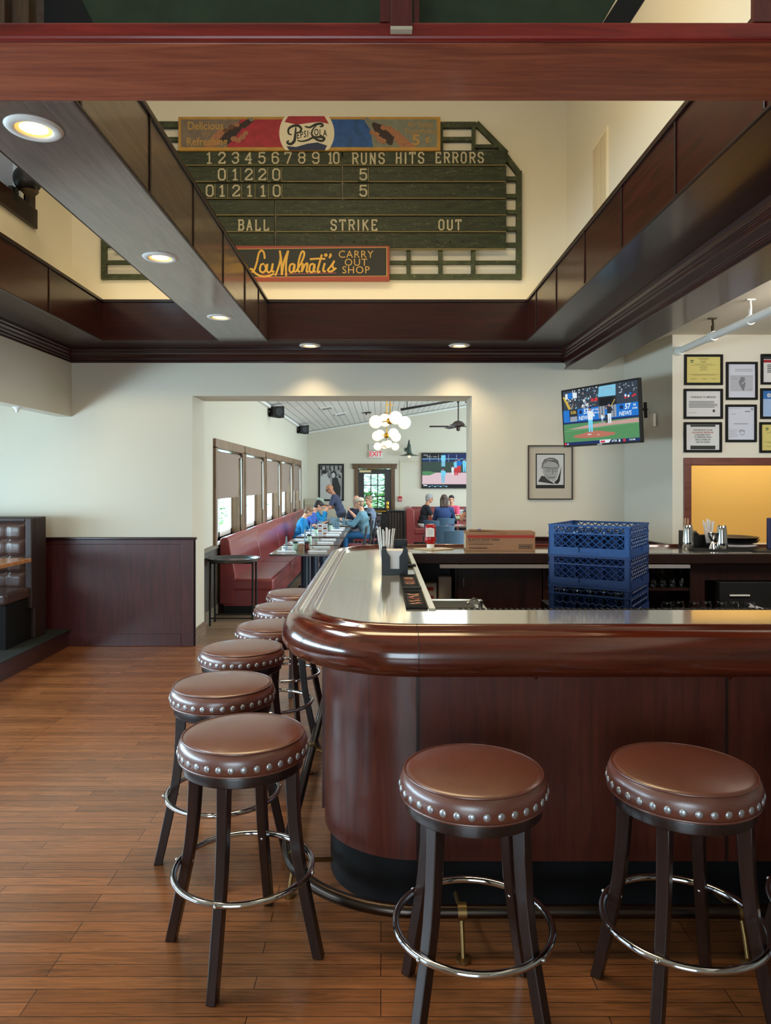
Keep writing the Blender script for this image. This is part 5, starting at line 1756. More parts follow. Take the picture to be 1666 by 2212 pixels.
# corner booth at the back right
t = thing('corner_booth', 'burgundy corner booth against the end wall below the television', 'booth', (0.66, 19.0, 0))
MB().prism([(0, 0.0), (0.20, 0.0), (0.24, 0.5), (0.22, 0.94), (0.16, 1.0), (0.05, 1.0), (0, 0.95)], 0.0, 1.45, 'y').build('end_panel', BURG, t, bevel=0.03, seg=3, smooth=40)
MB().prism([(1.45, 0.1), (1.28, 0.1), (1.25, 0.5), (1.31, 0.95), (1.36, 0.99), (1.42, 0.99), (1.45, 0.95)], 0.2, 4.6, 'x').build('backrest', BURG, t, bevel=0.02, seg=3, smooth=40)
MB().box(0.22, 0.78, 0.0, 1.3, 0.30, 0.47).build('seat', BURG, t, bevel=0.035, seg=4, smooth=40)
MB().box(0.78, 4.6, 0.78, 1.3, 0.30, 0.47).build('seat', BURG, t, bevel=0.035, seg=4, smooth=40)
MB().box(0.1, 0.74, 0.02, 1.3, 0.1, 0.32).box(0.74, 4.6, 0.85, 1.3, 0.1, 0.32).build('seat_base', BURG, t)
MB().box(0.04, 0.7, 0.05, 1.3, 0, 0.1).build('toe_kick', MATTE, t)
# low waste cabinet by the exit door
t = thing('waste_cabinet', 'low black-brown slatted waste cabinet beside the burgundy booth', 'cabinet', (0.40, 19.4, 0))
m = MB().box(-0.24, 0.24, -0.2, 0.25, 0.90, 0.93).box(-0.24, -0.20, -0.2, 0.25, 0.05, 0.90).box(0.20, 0.24, -0.2, 0.25, 0.05, 0.90).box(-0.2, 0.2, 0.0, 0.25, 0.05, 0.90).box(-0.24, 0.24, -0.2, 0.2, 0.05, 0.12)
for sx in (-0.22, 0.19):
    m.box(sx, sx + 0.03, -0.18, -0.15, 0, 0.05)
m.build('body', BLKC, t, bevel=0.006)
m = MB()
for k in range(5):
    m.box(-0.18 + k * 0.075, -0.125 + k * 0.075, -0.16, 0.0, 0.12, 0.88)
m.build('slats', wood('cabinet_slats', (34, 24, 20), (70, 50, 40), 2, 0.5, 0), t)
t = thing('side_stand', 'small black stand with a pale tray behind the seated man in the cap', 'stand', (-0.22, 18.6, 0))
MB().box(-0.2, 0.2, -0.2, 0.2, 0, 0.86).build('body', BLKC, t)
MB().box(-0.24, 0.24, -0.24, 0.24, 0.86, 0.885).build('tray', mat('tan_tray', (150, 128, 104), 0.5), t)
t = thing('stacked_boxes', 'grey stepped storage boxes in the far window corner', 'boxes', (-1.88, 19.9, 0))
MB().box(-0.2, 0.35, -0.3, 0.3, 0, 1.05).box(-0.2, 0.2, -0.3, 0.3, 1.05, 1.22).build('box', mat('grey_box', (186, 178, 160), 0.7), t, bevel=0.01)

# framed photograph (generic black-and-white crowd with a couple)
def frame(name, label, cat, X0, X1, Z0, Z1, y, fw, fmat, depth=0.025, group=None):
    t = thing(name, label, cat, ((X0 + X1) / 2, y, (Z0 + Z1) / 2), 0, group)
    hx, hz = (X1 - X0) / 2, (Z1 - Z0) / 2
    m = MB().box(-hx, -hx + fw, -depth, 0, -hz, hz).box(hx - fw, hx, -depth, 0, -hz, hz).box(-hx + fw, hx - fw, -depth, 0, hz - fw, hz).box(-hx + fw, hx - fw, -depth, 0, -hz, -hz + fw)
    m.build('frame', fmat, t, bevel=0.003)
    return t, hx - fw, hz - fw


GR = [mat('print_grey_%d' % k, (g, g, g + 1), 0.5) for k, g in enumerate((16, 46, 84, 122, 160, 196, 222))]
x0, z1 = P(688, 1002, 20.46)
x1, z0 = P(743, 1082, 20.46)
t, hx, hz = frame('framed_photograph', 'large black-framed black-and-white photograph of a couple in a crowd, behind the standing man', 'picture', x0, x1, z0, z1, YE, 0.045, MATTE, 0.03)
f_ = Flat(-0.004)
f_.rect(-hx, hx, -hz, hz, GR[4])
rnd = random.Random(5)
for k in range(60):
    f_.disc(rnd.uniform(-hx, hx) * 0.95, hz * rnd.uniform(0.25, 0.9), rnd.uniform(0.015, 0.035), rnd.uniform(0.02, 0.045), GR[rnd.choice((1, 2, 3, 5))], 10)
for k in range(6):
    f_.rect(-hx + 0.02 + k * 0.12, -hx + 0.06 + k * 0.12, hz * 0.72, hz * 0.98, GR[1])
f_.poly([(-hx, -hz), (-hx, hz * 0.35), (-hx * 0.45, hz * 0.5), (-hx * 0.1, hz * 0.1), (hx * 0.2, -hz * 0.5), (hx * 0.1, -hz)], GR[5])
f_.disc(-hx * 0.55, hz * 0.52, 0.07, 0.095, GR[5])
f_.disc(-hx * 0.62, hz * 0.62, 0.08, 0.06, GR[1])
f_.poly([(hx * 0.3, -hz), (hx * 0.1, -hz * 0.3), (hx * 0.1, hz * 0.25), (hx * 0.55, hz * 0.3), (hx * 0.85, -hz * 0.3), (hx * 0.8, -hz)], GR[1])
f_.disc(hx * 0.24, hz * 0.46, 0.08, 0.10, GR[0])
f_.disc(hx * 0.20, hz * 0.42, 0.055, 0.075, GR[5])
f_.poly([(-hx * 0.3, -hz * 0.2), (hx * 0.3, -hz * 0.55), (hx * 0.3, -hz * 0.7), (-hx * 0.3, -hz * 0.4)], GR[5])
f_.build('print', None, t)

# portrait on the wall right of the opening: pencil drawing of a man in glasses (generic)
x0, z1 = P(1140, 962, YW)
x1, z0 = P(1237, 1079, YW)
t, hx, hz = frame('framed_portrait', 'framed pencil portrait of a man in glasses with wide grey mat, below the television', 'picture', x0, x1, z0, z1, YW, 0.010, DARK, 0.025)
f_ = Flat(-0.006, 0.00015)
f_.rect(-hx, hx, -hz, hz, mat('portrait_mat', (186, 176, 160), 0.6))
ix, iz0, iz1 = 0.150, -0.165, 0.195
f_.rect(-ix, ix, iz0, iz1, GR[0])
f_.rect(-ix + 0.012, ix - 0.012, iz0 + 0.036, iz1 - 0.012, GR[5])
f_.poly([(-0.125, -0.095), (-0.09, -0.035), (-0.05, -0.04), (0.02, -0.095), (0.08, -0.115), (0.02, -0.118), (-0.06, -0.105)], GR[1])
f_.poly([(0.03, -0.115), (0.075, -0.07), (0.10, 0.0), (0.118, 0.075), (0.11, 0.0), (0.10, -0.09), (0.08, -0.118)], GR[0])
f_.poly([(-0.078, 0.06), (-0.075, 0.0), (-0.055, -0.045), (-0.02, -0.08), (0.02, -0.098), (0.05, -0.085), (0.075, -0.04), (0.085, 0.02), (0.085, 0.08), (0.05, 0.115), (-0.03, 0.125), (-0.07, 0.10)], GR[4])
f_.poly([(-0.09, 0.03), (-0.085, 0.09), (-0.06, 0.135), (-0.01, 0.152), (0.04, 0.15), (0.08, 0.125), (0.095, 0.07), (0.09, 0.03), (0.08, 0.08), (0.05, 0.105), (-0.01, 0.115), (-0.055, 0.10), (-0.075, 0.06)], GR[2])
for k in range(6):
    f_.stroke([(-0.08 + k * 0.01, 0.07 + k * 0.008), (-0.03 + k * 0.015, 0.13), (0.04 + k * 0.008, 0.135 - k * 0.004)], 0.004, GR[1 if k % 2 else 5])
f_.stroke([(-0.075, 0.045), (-0.04, 0.052), (0.0, 0.045), (0.04, 0.045), (0.078, 0.05)], 0.005, GR[1])
for u in (-0.02, 0.05):
    f_.stroke([(u + 0.025 * math.cos(a), 0.028 + 0.02 * math.sin(a)) for a in [2 * PI * k / 10 for k in range(11)]], 0.003, GR[1])
    f_.disc(u, 0.03, 0.008, 0.004, GR[1])
f_.stroke([(0.02, 0.02), (0.028, -0.01), (0.015, -0.02)], 0.005, GR[2])
f_.stroke([(-0.015, -0.045), (0.015, -0.055), (0.05, -0.045)], 0.006, GR[1])
f_.stroke([(-0.035, -0.02), (-0.03, -0.05), (-0.005, -0.075)], 0.004, GR[2])
f_.stroke([(0.0, -0.075), (0.025, -0.10), (0.05, -0.112)], 0.006, GR[6])
f_.build('drawing', None, t)

# ---- framed notices by the pass-through
CD = 6.55
NB = mat('notice_black_frame', (14, 14, 14), 0.6, spec=0.2)
YP = mat('yellow_certificate', (204, 190, 112), 0.7)
WP = mat('notice_white', (206, 206, 206), 0.7)
BP_ = mat('notice_blue_white', (196, 200, 214), 0.7)
TXT = mat('notice_ink', (60, 60, 62), 0.7)
TXL = mat('notice_grey', (140, 140, 140), 0.7)
TXY = mat('certificate_ink', (110, 100, 60), 0.7)
REDT = mat('notice_red', (150, 40, 46), 0.7)


def notice(X0, X1, Y0, Y1, label, draw, group='black-framed notices beside the pass-through'):
    x0, z1 = P(X0, Y0, CD)
    x1, z0 = P(X1, Y1, CD)
    t, hx, hz = frame('framed_notice', label, 'framed notice', x0, x1, z0, z1, CD, 0.021, NB, 0.018, group)
    f_ = Flat(-0.004)
    draw(f_, hx, hz)
    f_.build('notice_sheet', None, t)


def lines(f_, u0, u1, v, n, dv, h, m_, seed=1):
    r = random.Random(seed)
    for k in range(n):
        f_.rect(u0, u1 - (u1 - u0) * (0.12 * r.random()), v - k * dv, v - k * dv + h, m_)


def centered(f_, u, v, wd, h, m_):
    f_.rect(u - wd / 2, u + wd / 2, v, v + h, m_)


def cert(f_, hx, hz):
    f_.rect(-hx, hx, -hz, hz, YP)
    f_.disc(-hx * 0.68, hz * 0.66, 0.018, 0.012, mat('seal_green', (60, 84, 50), 0.7), 12, 0, PI)
    f_.rect(-hx * 0.76, -hx * 0.6, hz * 0.55, hz * 0.62, mat('seal_green', (60, 84, 50), 0.7))
    for v, wd, h in ((0.83, 0.10, 0.005), (0.74, 0.07, 0.003), (0.58, 0.05, 0.006), (0.44, 0.16, 0.003), (0.34, 0.22, 0.003), (0.24, 0.06, 0.003), (0.16, 0.08, 0.003), (0.06, 0.05, 0.003), (-0.04, 0.08, 0.003), (-0.36, 0.26, 0.0025), (-0.42, 0.2, 0.0025)):
        centered(f_, 0, hz * v, wd, h, TXY)
    for u in (-0.6, 0.05, 0.6):
        f_.stroke([(hx * u - 0.02, -hz * 0.72), (hx * u - 0.01, -hz * 0.66), (hx * u, -hz * 0.74), (hx * u + 0.015, -hz * 0.68), (hx * u + 0.03, -hz * 0.71)], 0.003, TXY)


def minors(f_, hx, hz):
    f_.rect(-hx, hx, -hz, hz, WP)
    f_.text('WARNING TO MINORS', 0, hz * 0.52, 0.024, TXT, bold=0.02, sx=0.9)
    lines(f_, -hx * 0.84, hx * 0.84, hz * 0.16, 5, 0.0125, 0.005, TXT, 2)
    f_.rect(-hx * 0.84, -hx * 0.4, -hz * 0.70, -hz * 0.67, TXL)
    f_.disc(hx * 0.62, -hz * 0.55, 0.012, 0.014, TXT, 10)


def product(f_, hx, hz):
    f_.rect(-hx, hx, -hz, hz, WP)
    f_.rect(-hx * 0.74, hx * 0.76, hz * 0.82, hz * 0.97, INK)
    f_.rect(-hx * 0.74, hx * 0.76, -hz * 0.96, -hz * 0.66, INK)
    for k, s in enumerate(('THIS PRODUCT IS AN', 'ALCOHOLIC BEVERAGE', 'AVAILABLE ONLY', 'TO PERSONS WHO', 'ARE 21 YEARS OF', 'AGE OR OLDER')):
        f_.text(s, 0, hz * (0.56 - 0.19 * k), 0.0195, REDT if k == 1 else TXT, bold=0.025, sx=0.92)


def statemap(f_, hx, hz):
    f_.rect(-hx, hx, -hz, hz, BP_)
    for v in (0.68, 0.58):
        f_.rect(-hx * 0.5, hx * 0.8, hz * v, hz * v + 0.005, TXL)
    f_.rect(-hx * 0.85, hx * 0.85, -hz * 0.62, hz * 0.32, mat('map_panel', (170, 172, 182), 0.7))
    f_.rect(-hx * 0.78, -hx * 0.3, hz * 0.12, hz * 0.15, TXL)
    f_.rect(-hx * 0.85, hx * 0.85, hz * 0.29, hz * 0.32, TXL)
    f_.poly([(-0.010, 0.035), (0.028, 0.035), (0.030, -0.01), (0.036, -0.02), (0.030, -0.05), (0.022, -0.085), (0.008, -0.088), (-0.005, -0.06), (-0.022, -0.03), (-0.026, -0.005), (-0.014, 0.015)], mat('map_grey', (116, 116, 124), 0.7))
    f_.stroke([(0.0, -0.03), (0.028, -0.005)], 0.005, WP, smooth=False)
    f_.rect(hx * 0.5, hx * 0.78, -hz * 0.52, -hz * 0.49, TXL)


def form(f_, hx, hz):
    f_.rect(-hx, hx, -hz, hz, BP_)
    f_.disc(hx * 0.84, hz * 0.86, 0.012, 0.012, TXL, 14)
    f_.rect(-hx * 0.95, 0, hz * 0.9, hz * 0.915, TXL)
    f_.rect(hx * 0.3, hx * 0.7, hz * 0.70, hz * 0.74, TXT)
    f_.rect(-hx * 0.7, -hx * 0.4, hz * 0.55, hz * 0.58, TXL)
    f_.rect(-hx * 0.55, hx * 0.55, -hz * 0.04, -hz * 0.015, TXT)
    for k in range(5):
        f_.rect(-hx * 0.9, -hx * (0.2 + 0.1 * (k % 3)), -hz * (0.42 + 0.1 * k), -hz * (0.40 + 0.1 * k), TXL)
    f_.disc(hx * 0.1, -hz * 0.55, 0.022, 0.028, TXL, 12)
    f_.disc(hx * 0.1, -hz * 0.55, 0.017, 0.022, BP_, 12)
    f_.stroke([(-0.02, -hz * 0.5), (0.0, -hz * 0.42), (0.012, -hz * 0.5), (0.035, -hz * 0.44)], 0.004, TXT)


def access(f_, hx, hz):
    f_.rect(-hx, hx, -hz, hz, WP)
    f_.rect(-hx, hx, hz * 0.78, hz, INK)
    f_.rect(-hx, hx, hz * 0.52, hz * 0.74, mat('notice_red_band', (150, 24, 40), 0.7))
    for k, s in enumerate(('ACCESS', 'OF', 'UNDER', 'PERSONS', 'OF THE')):
        pass
    lines(f_, -hx * 0.75, hx * 0.75, hz * 0.30, 5, 0.016, 0.008, TXT, 4)


def bluenote(f_, hx, hz):
    f_.rect(-hx, hx, -hz, hz, mat('notice_sky', (150, 176, 214), 0.7))
    f_.rect(-hx, hx, hz * 0.36, hz, mat('notice_blue_band', (44, 104, 172), 0.7))
    f_.disc(-hx * 0.62, hz * 0.64, 0.018, 0.018, WP, 16)
    f_.stroke([(-hx * 0.66, hz * 0.56), (-hx * 0.60, hz * 0.72), (-hx * 0.55, hz * 0.58)], 0.005, mat('notice_blue_band', (44, 104, 172), 0.7))
    lines(f_, -hx * 0.5, hx * 0.7, hz * 0.1, 3, 0.014, 0.003, mat('notice_blue_ink', (70, 100, 150), 0.7), 6)


notice(1478, 1561, 766, 832, 'yellow certificate in black frame, top left of the notices', cert)
notice(1477, 1561, 840, 905, 'framed white notice headed WARNING TO MINORS', minors)
notice(1477, 1559, 912, 977, 'framed white notice with dark bands about persons 21 years or older', product)
notice(1568, 1636, 782, 864, 'framed upright sheet with grey state map', statemap)
notice(1567, 1634, 874, 955, 'framed upright form with stamp and signature, below the map sheet', form)
notice(1643, 1727, 765, 831, 'framed notice with red and black top bands at the right picture edge', access)
notice(1642, 1727, 839, 905, 'framed pale blue notice with round emblem at the right picture edge', bluenote)
notice(1640, 1725, 912, 978, 'yellow certificate in black frame, lowest at the right picture edge', cert)


# ---- televisions
def em(name, rgb, s=1.0):
    return mat('screen_' + name, rgb, 0.3, emit=rgb, estr=s * 0.72, spec=0.2)


S_ = {k: em(k, c) for k, c in dict(black=(10, 12, 18), dark=(34, 40, 52), seat=(52, 62, 74), blue=(24, 116, 206), navy=(16, 40, 96), sky=(126, 196, 226), white=(226, 238, 246), grass=(82, 142, 92), grass2=(98, 158, 106), dirt=(196, 158, 150), mound=(186, 112, 92), red=(206, 50, 60), yellow=(206, 176, 70), grey=(150, 160, 174), skin=(196, 140, 110), cyan=(120, 214, 246), pink=(224, 196, 204), wall=(52, 74, 66)).items()}


def tv_case(name, label, w_, h_, loc, rotz, bez=0.012, depth=0.035):
    t = thing(name, label, 'television', loc, rotz)
    t.rotation_euler.x = R(3.4) if w_ < 1.2 else 0
    MB().box(-w_ / 2, w_ / 2, 0, depth, -h_ / 2, h_ / 2).build('case', MATTE, t, bevel=0.005)
    m = MB().box(-w_ / 2, -w_ / 2 + bez, -0.006, 0, -h_ / 2, h_ / 2).box(w_ / 2 - bez, w_ / 2, -0.006, 0, -h_ / 2, h_ / 2).box(-w_ / 2, w_ / 2, -0.006, 0, h_ / 2 - bez, h_ / 2).box(-w_ / 2, w_ / 2, -0.006, 0, -h_ / 2, -h_ / 2 + bez * 1.5)
    m.build('bezel', BLACK, t)
    return t


class Screen(Flat):
    def __init__(s, w_, h_):
        super().__init__(-0.0005, 0.000015)
        s.w, s.h = w_, h_

    def k(s, pts):
        return [((u - 0.5) * s.w, (v - 0.5) * s.h) for u, v in pts]

    def pl(s, pts, c):
        return s.poly(s.k(pts), S_[c])

    def rc(s, u0, u1, v0, v1, c):
        return s.pl([(u0, v0), (u1, v0), (u1, v1), (u0, v1)], c)

    def tx(s, body, u, v, sz, c, **kw):
        p = s.k([(u, v)])[0]
        return s.text(body, p[0], p[1], sz * s.h, S_[c], **kw)

    def dc(s, u, v, ru, rv, c):
        p = s.k([(u, v)])[0]
        return s.disc(p[0], p[1], ru * s.w, rv * s.h, S_[c], 16)


def player(sc, u, v, h, shirt, pants, cap='navy', bat=False):
    a = h * sc.h / sc.w
    sc.pl([(u - 0.10 * a, v), (u - 0.02 * a, v), (u, v + 0.42 * h), (u + 0.03 * a, v), (u + 0.11 * a, v), (u + 0.13 * a, v + 0.5 * h), (u - 0.12 * a, v + 0.5 * h)], pants)
    sc.pl([(u - 0.13 * a, v + 0.47 * h), (u + 0.14 * a, v + 0.47 * h), (u + 0.16 * a, v + 0.8 * h), (u - 0.14 * a, v + 0.82 * h)], shirt)
    sc.pl([(u + 0.10 * a, v + 0.78 * h), (u + 0.26 * a, v + 0.62 * h), (u + 0.22 * a, v + 0.56 * h), (u + 0.06 * a, v + 0.68 * h)], shirt)
    sc.dc(u, v + 0.88 * h, 0.065 * a, 0.07 * h, 'skin')
    sc.rc(u - 0.07 * a, u + 0.07 * a, v + 0.90 * h, v + 0.98 * h, cap)
    if bat:
        sc.pl([(u + 0.1 * a, v + 0.8 * h), (u + 0.13 * a, v + 0.78 * h), (u + 0.42 * a, v + 1.1 * h), (u + 0.38 * a, v + 1.13 * h)], 'yellow')


H1 = 0.548
W1 = H1 * 1.7778
xr, yr, xl, yl = 3.985 * 0.55, 11.06 * 0.55, 3.187 * 0.55, 12.68 * 0.55
ang = math.atan2(yr - yl, xr - xl)
tv = tv_case('television', 'flat television showing baseball on a wall bracket, above the framed portrait', W1, H1, ((xr + xl) / 2, (yr + yl) / 2, 2.302), ang)
sc = Screen(W1 - 0.026, H1 - 0.032)
sc.rc(0, 1, 0, 1, 'seat')
rnd = random.Random(21)
for k in range(150):
    u, v = rnd.uniform(0.06, 0.52), rnd.uniform(0.66, 1.0)
    sc.rc(u, u + rnd.uniform(0.008, 0.018), v, min(1, v + rnd.uniform(0.012, 0.03)), rnd.choice(('white', 'grey', 'dark', 'dark', 'cyan', 'black', 'skin', 'white')))
for k in range(48):
    u, v = rnd.uniform(0.76, 0.99), rnd.uniform(0.74, 0.98)
    sc.rc(u, u + 0.012, v, v + 0.012, rnd.choice(('grey', 'dark', 'white', 'black')))
for k in range(12):
    sc.dc(rnd.uniform(0.84, 0.97), rnd.uniform(0.73, 0.80), 0.012, 0.02, rnd.choice(('blue', 'red', 'white')))
for u in (0.405, 0.455):
    sc.rc(u, u + 0.04, 0.75, 0.80, 'red')
for u, v in ((0.29, 0.69), (0.35, 0.70), (0.31, 0.78)):
    sc.dc(u, v, 0.016, 0.03, 'white')
    sc.dc(u + 0.012, v - 0.03, 0.02, 0.03, 'grey')
sc.pl([(0.0, 0.90), (0.03, 0.90), (0.12, 0.66), (0.08, 0.66)], 'yellow')
sc.rc(0.04, 0.075, 0.85, 0.95, 'white')
sc.rc(0.08, 0.145, 0.85, 0.96, 'blue')
sc.rc(0.15, 0.21, 0.85, 0.95, 'white')
sc.rc(0.505, 0.735, 0.62, 0.83, 'dark')
sc.rc(0.52, 0.70, 0.62, 0.78, 'black')
sc.pl([(0.50, 0.81), (0.73, 0.80), (0.735, 0.99), (0.52, 0.99)], 'sky')
sc.stroke(sc.k([(0.56, 0.91), (0.62, 0.95), (0.69, 0.92)]), 0.006, S_['grey'])
sc.rc(0, 1, 0.40, 0.645, 'blue')
sc.rc(0.09, 0.21, 0.46, 0.645, 'dark')
sc.tx('0:06', 0.15, 0.595, 0.085, 'yellow', bold=0.02)
sc.rc(0.10, 0.20, 0.43, 0.52, 'grey')
sc.rc(0.50, 0.73, 0.44, 0.645, 'grey')
for k in range(6):
    sc.rc(0.51 + k * 0.037, 0.517 + k * 0.037, 0.44, 0.645, 'dark')
for u in (0.33, 0.87):
    sc.dc(u - 0.075, 0.585, 0.024, 0.036, 'navy')
    sc.tx('57', u, 0.585, 0.125, 'white', bold=0.03, shear=0.15)
    sc.tx('NEWS', u - 0.03, 0.475, 0.10, 'white', bold=0.02, shear=0.15)
sc.tx('SEE THE', 0.452, 0.60, 0.045, 'white', bold=0.02)
sc.tx('DIFFERENCE', 0.452, 0.545, 0.038, 'white', bold=0.02)
sc.tx('SEE', 0.955, 0.60, 0.045, 'white', bold=0.02)
sc.tx('DIFFER', 0.957, 0.545, 0.038, 'white', bold=0.02)
sc.rc(0, 1, 0.385, 0.425, 'navy')
sc.rc(0, 1, 0, 0.39, 'grass')
sc.pl([(0.05, 0.29), (0.35, 0.345), (0.72, 0.37), (1, 0.38), (1, 0.31), (0.7, 0.305), (0.4, 0.285)], 'dirt')
sc.pl([(0, 0.27), (0.4, 0.285), (1, 0.31), (1, 0.295), (0.4, 0.27), (0, 0.25)], 'grass2')
sc.dc(0.42, 0.155, 0.29, 0.045, 'mound')
sc.pl([(0.13, 0.155), (0.40, 0.235), (0.52, 0.22), (0.72, 0.165)], 'mound')
sc.rc(0.34, 0.39, 0.165, 0.18, 'white')
sc.rc(0.47, 0.50, 0.150, 0.158, 'white')
player(sc, 0.545, 0.34, 0.18, 'white', 'grey')
player(sc, 0.605, 0.345, 0.30, 'blue', 'dark')
player(sc, 0.64, 0.335, 0.36, 'dark', 'white', 'navy', True)
player(sc, 0.385, 0.215, 0.46, 'white', 'cyan')
sc.rc(0, 1, 0.0, 0.055, 'navy')
sc.rc(0.0, 0.03, 0.005, 0.045, 'red')
sc.rc(0.04, 0.06, 0.012, 0.035, 'white')
sc.pl([(0.50, 0), (0.62, 0), (0.65, 0.06), (0.50, 0.06)], 'white')
sc.rc(0.51, 0.57, 0.012, 0.045, 'red')
sc.tx('AFTER', 0.69, 0.028, 0.045, 'white', bold=0.02)
sc.rc(0.745, 0.765, 0.008, 0.048, 'white')
sc.rc(0.80, 0.83, 0.005, 0.05, 'red')
sc.tx('7:10 PM', 0.91, 0.028, 0.04, 'white', bold=0.02)
sc.build('screen', None, tv)
MB().box(-0.03, 0.03, -0.0075, -0.005, -H1 / 2 + 0.004, -H1 / 2 + 0.013).build('badge', mat('pale_badge', (210, 210, 210), 0.4), tv)
inv = Matrix.Rotation(-ang, 3, 'Z')


def tvl(p):
    return inv @ (Vector(p) - Vector(((xr + xl) / 2, (yr + yl) / 2, 2.302)))


m = MB()
m.tube([tvl((2.02, 6.52, 2.33)), tvl((2.30, 6.70, 2.35)), tvl((2.56, 6.95, 2.35))], 0.014, 8)
m.tube([tvl((2.55, 6.95, 2.27)), tvl((2.55, 6.95, 2.42))], 0.016, 8)
m.build('wall_bracket', MATTE, tv)
m = MB().tube([tvl((2.14, 6.20, 2.22)), tvl((2.26, 6.25, 2.18)), tvl((2.24, 6.28, 2.08)), tvl((2.16, 6.30, 2.05))], 0.006, 6)
m.build('cable', BLACK, tv, smooth=60)
tag(MB().box(-0.02, 0.004, -0.05, 0.05, -0.06, 0.06).build('wall_outlet', mat('outlet_ivory', (222, 214, 196), 0.5), None, loc=(2.59, 6.86, 2.28)), 'ivory wall outlet behind the television bracket', 'outlet')

x0, z1 = P(911, 978, 20.42)
z0 = P(0, 1055, 20.42)[1]
H2 = z1 - z0
W2_ = H2 * 1.7778
tv = tv_case('television', 'large television showing baseball on the end wall of the dining room', W2_, H2, (x0 + W2_ / 2, YE - 0.07, (z0 + z1) / 2), 0, 0.016, 0.06)
sc = Screen(W2_ - 0.034, H2 - 0.042)
sc.rc(0, 1, 0, 1, 'wall')
sc.rc(0, 1, 0.76, 1, 'navy')
sc.rc(0.0, 0.32, 0.86, 1.0, 'black')
sc.tx('FINAL', 0.06, 0.95, 0.05, 'white')
sc.tx('CLE  3   CWS  2', 0.17, 0.90, 0.05, 'white')
for u in (0.12, 0.26, 0.42, 0.55, 0.8):
    sc.rc(u, u + 0.008, 0.76, 0.97, 'grey')
sc.rc(0, 1, 0.83, 0.85, 'sky')
sc.rc(0, 1, 0, 0.44, 'pink')
sc.rc(0, 0.12, 0.36, 0.48, 'grass')
sc.pl([(0.12, 0.36), (0.22, 0.44), (0.12, 0.48)], 'grass')
sc.rc(0.305, 0.375, 0.78, 0.95, 'cyan')
sc.rc(0.31, 0.37, 0.62, 0.78, 'sky')
player(sc, 0.335, 0.14, 0.44, 'cyan', 'sky')
player(sc, 0.49, 0.38, 0.26, 'white', 'white')
player(sc, 0.545, 0.36, 0.48, 'cyan', 'red')
player(sc, 0.59, 0.42, 0.46, 'blue', 'red')
player(sc, 0.68, 0.46, 0.40, 'cyan', 'cyan')
player(sc, 0.76, 0.42, 0.45, 'white', 'grey')
sc.rc(0, 1, 0, 0.10, 'black')
sc.rc(0.02, 0.08, 0.05, 0.08, 'white')
for k in range(7):
    sc.rc(0.10 + k * 0.045, 0.135 + k * 0.045, 0.045 if k % 2 else 0.02, 0.06 if k % 2 else 0.05, 'sky')
sc.build('screen', None, tv)

# ---- lights, fan and fittings of the dining room
for (x, y, rz, lab) in ((0.142, 11.1, 20, 'brass cluster chandelier with four opal globes, nearest and highest in view'), (0.115, 14.6, 35, 'brass cluster chandelier with four opal globes, middle of the three'), (0.145, 18.8, 12, 'brass cluster chandelier with four opal globes, farthest, before the exit sign')):
    t = thing('globe_chandelier', lab, 'chandelier', (x, y, 2.63), R(rz), 'opal globe chandeliers over the dining room')
    zc = 3.105 + (x + 2.18) * 0.167 - 2.63
    MB().cyl((0, 0, 0.0), (0, 0, zc), 0.010, n=8).box(-0.05, 0.05, -0.008, 0.008, 0.24, 0.252).build('stem', BRASS, t)
    MB().lathe([(0.0005, zc + 0.01), (0.06, zc + 0.01), (0.06, zc - 0.02), (0.02, zc - 0.03)], n=20).build('ceiling_rose', BRASS, t, smooth=40)
    MB().ball((0, 0, 0), 0.055, 18, 12).build('hub', BRASS, t, smooth=60)
    for k in range(4):
        a = k * PI / 2
        dz = 0.03 if k % 2 else -0.02
        ar = MB().cyl((0, 0, 0), (0.15 * math.cos(a), 0.15 * math.sin(a), dz), 0.008, n=8).build('arm', BRASS, t)
        MB().ball((0.235 * math.cos(a), 0.235 * math.sin(a), dz), 0.10, 24, 16).build('globe', GLOBE, ar, smooth=70)
t = thing('ceiling_fan', 'dark bronze ceiling fan on a long rod near the right jamb of the opening', 'ceiling fan', (1.93, 18.0, 3.07))
BRZ = mat('dark_bronze', (58, 46, 42), 0.4, 0.4)
zc = 3.085 + (1.93 + 2.3) * 0.167 - 3.07
MB().lathe([(0.02, zc - 0.14), (0.075, zc - 0.02), (0.08, zc + 0.02)], n=20).build('canopy', BRZ, t, smooth=40)
MB().cyl((0, 0, 0.1), (0, 0, zc), 0.016, n=10).build('rod', BRZ, t)
MB().lathe([(0.02, 0.15), (0.10, 0.12), (0.16, 0.06), (0.17, 0.03), (0.12, 0.0), (0.05, -0.02), (0.045, -0.10), (0.0005, -0.12)], n=28).build('motor', BRZ, t, smooth=40)
for k in range(5):
    a = R(180 + 72 * k)
    M = Matrix.Rotation(a, 4, 'Z') @ Matrix.Rotation(R(10), 4, 'X')
    MB().box(0.14, 0.26, -0.025, 0.025, -0.005, 0.005, M).box(0.24, 0.72, -0.07, 0.07, -0.004, 0.004, M).build('blade', BRZ, t, bevel=0.003)
t = thing('exit_sign', 'white EXIT sign with red letters above the end door, partly behind chandelier globes', 'exit sign', (-0.15, YE - 0.02, 2.47))
MB().box(-0.19, 0.19, -0.05, 0.02, -0.10, 0.10).build('sign_box', WHITE, t, bevel=0.006)
MB().box(-0.19, 0.05, -0.035, 0.02, 0.12, 0.28).build('battery_box', mat('pale_grey_box', (206, 204, 196), 0.5), t, bevel=0.006)
f_ = Flat(-0.0505)
EXR = mat('exit_red', (206, 44, 56), 0.5, emit=(206, 30, 44), estr=0.4)
f_.text('EXIT', 0, 0, 0.20, EXR, bold=0.02, sx=0.9)
f_.build('lettering', None, t)
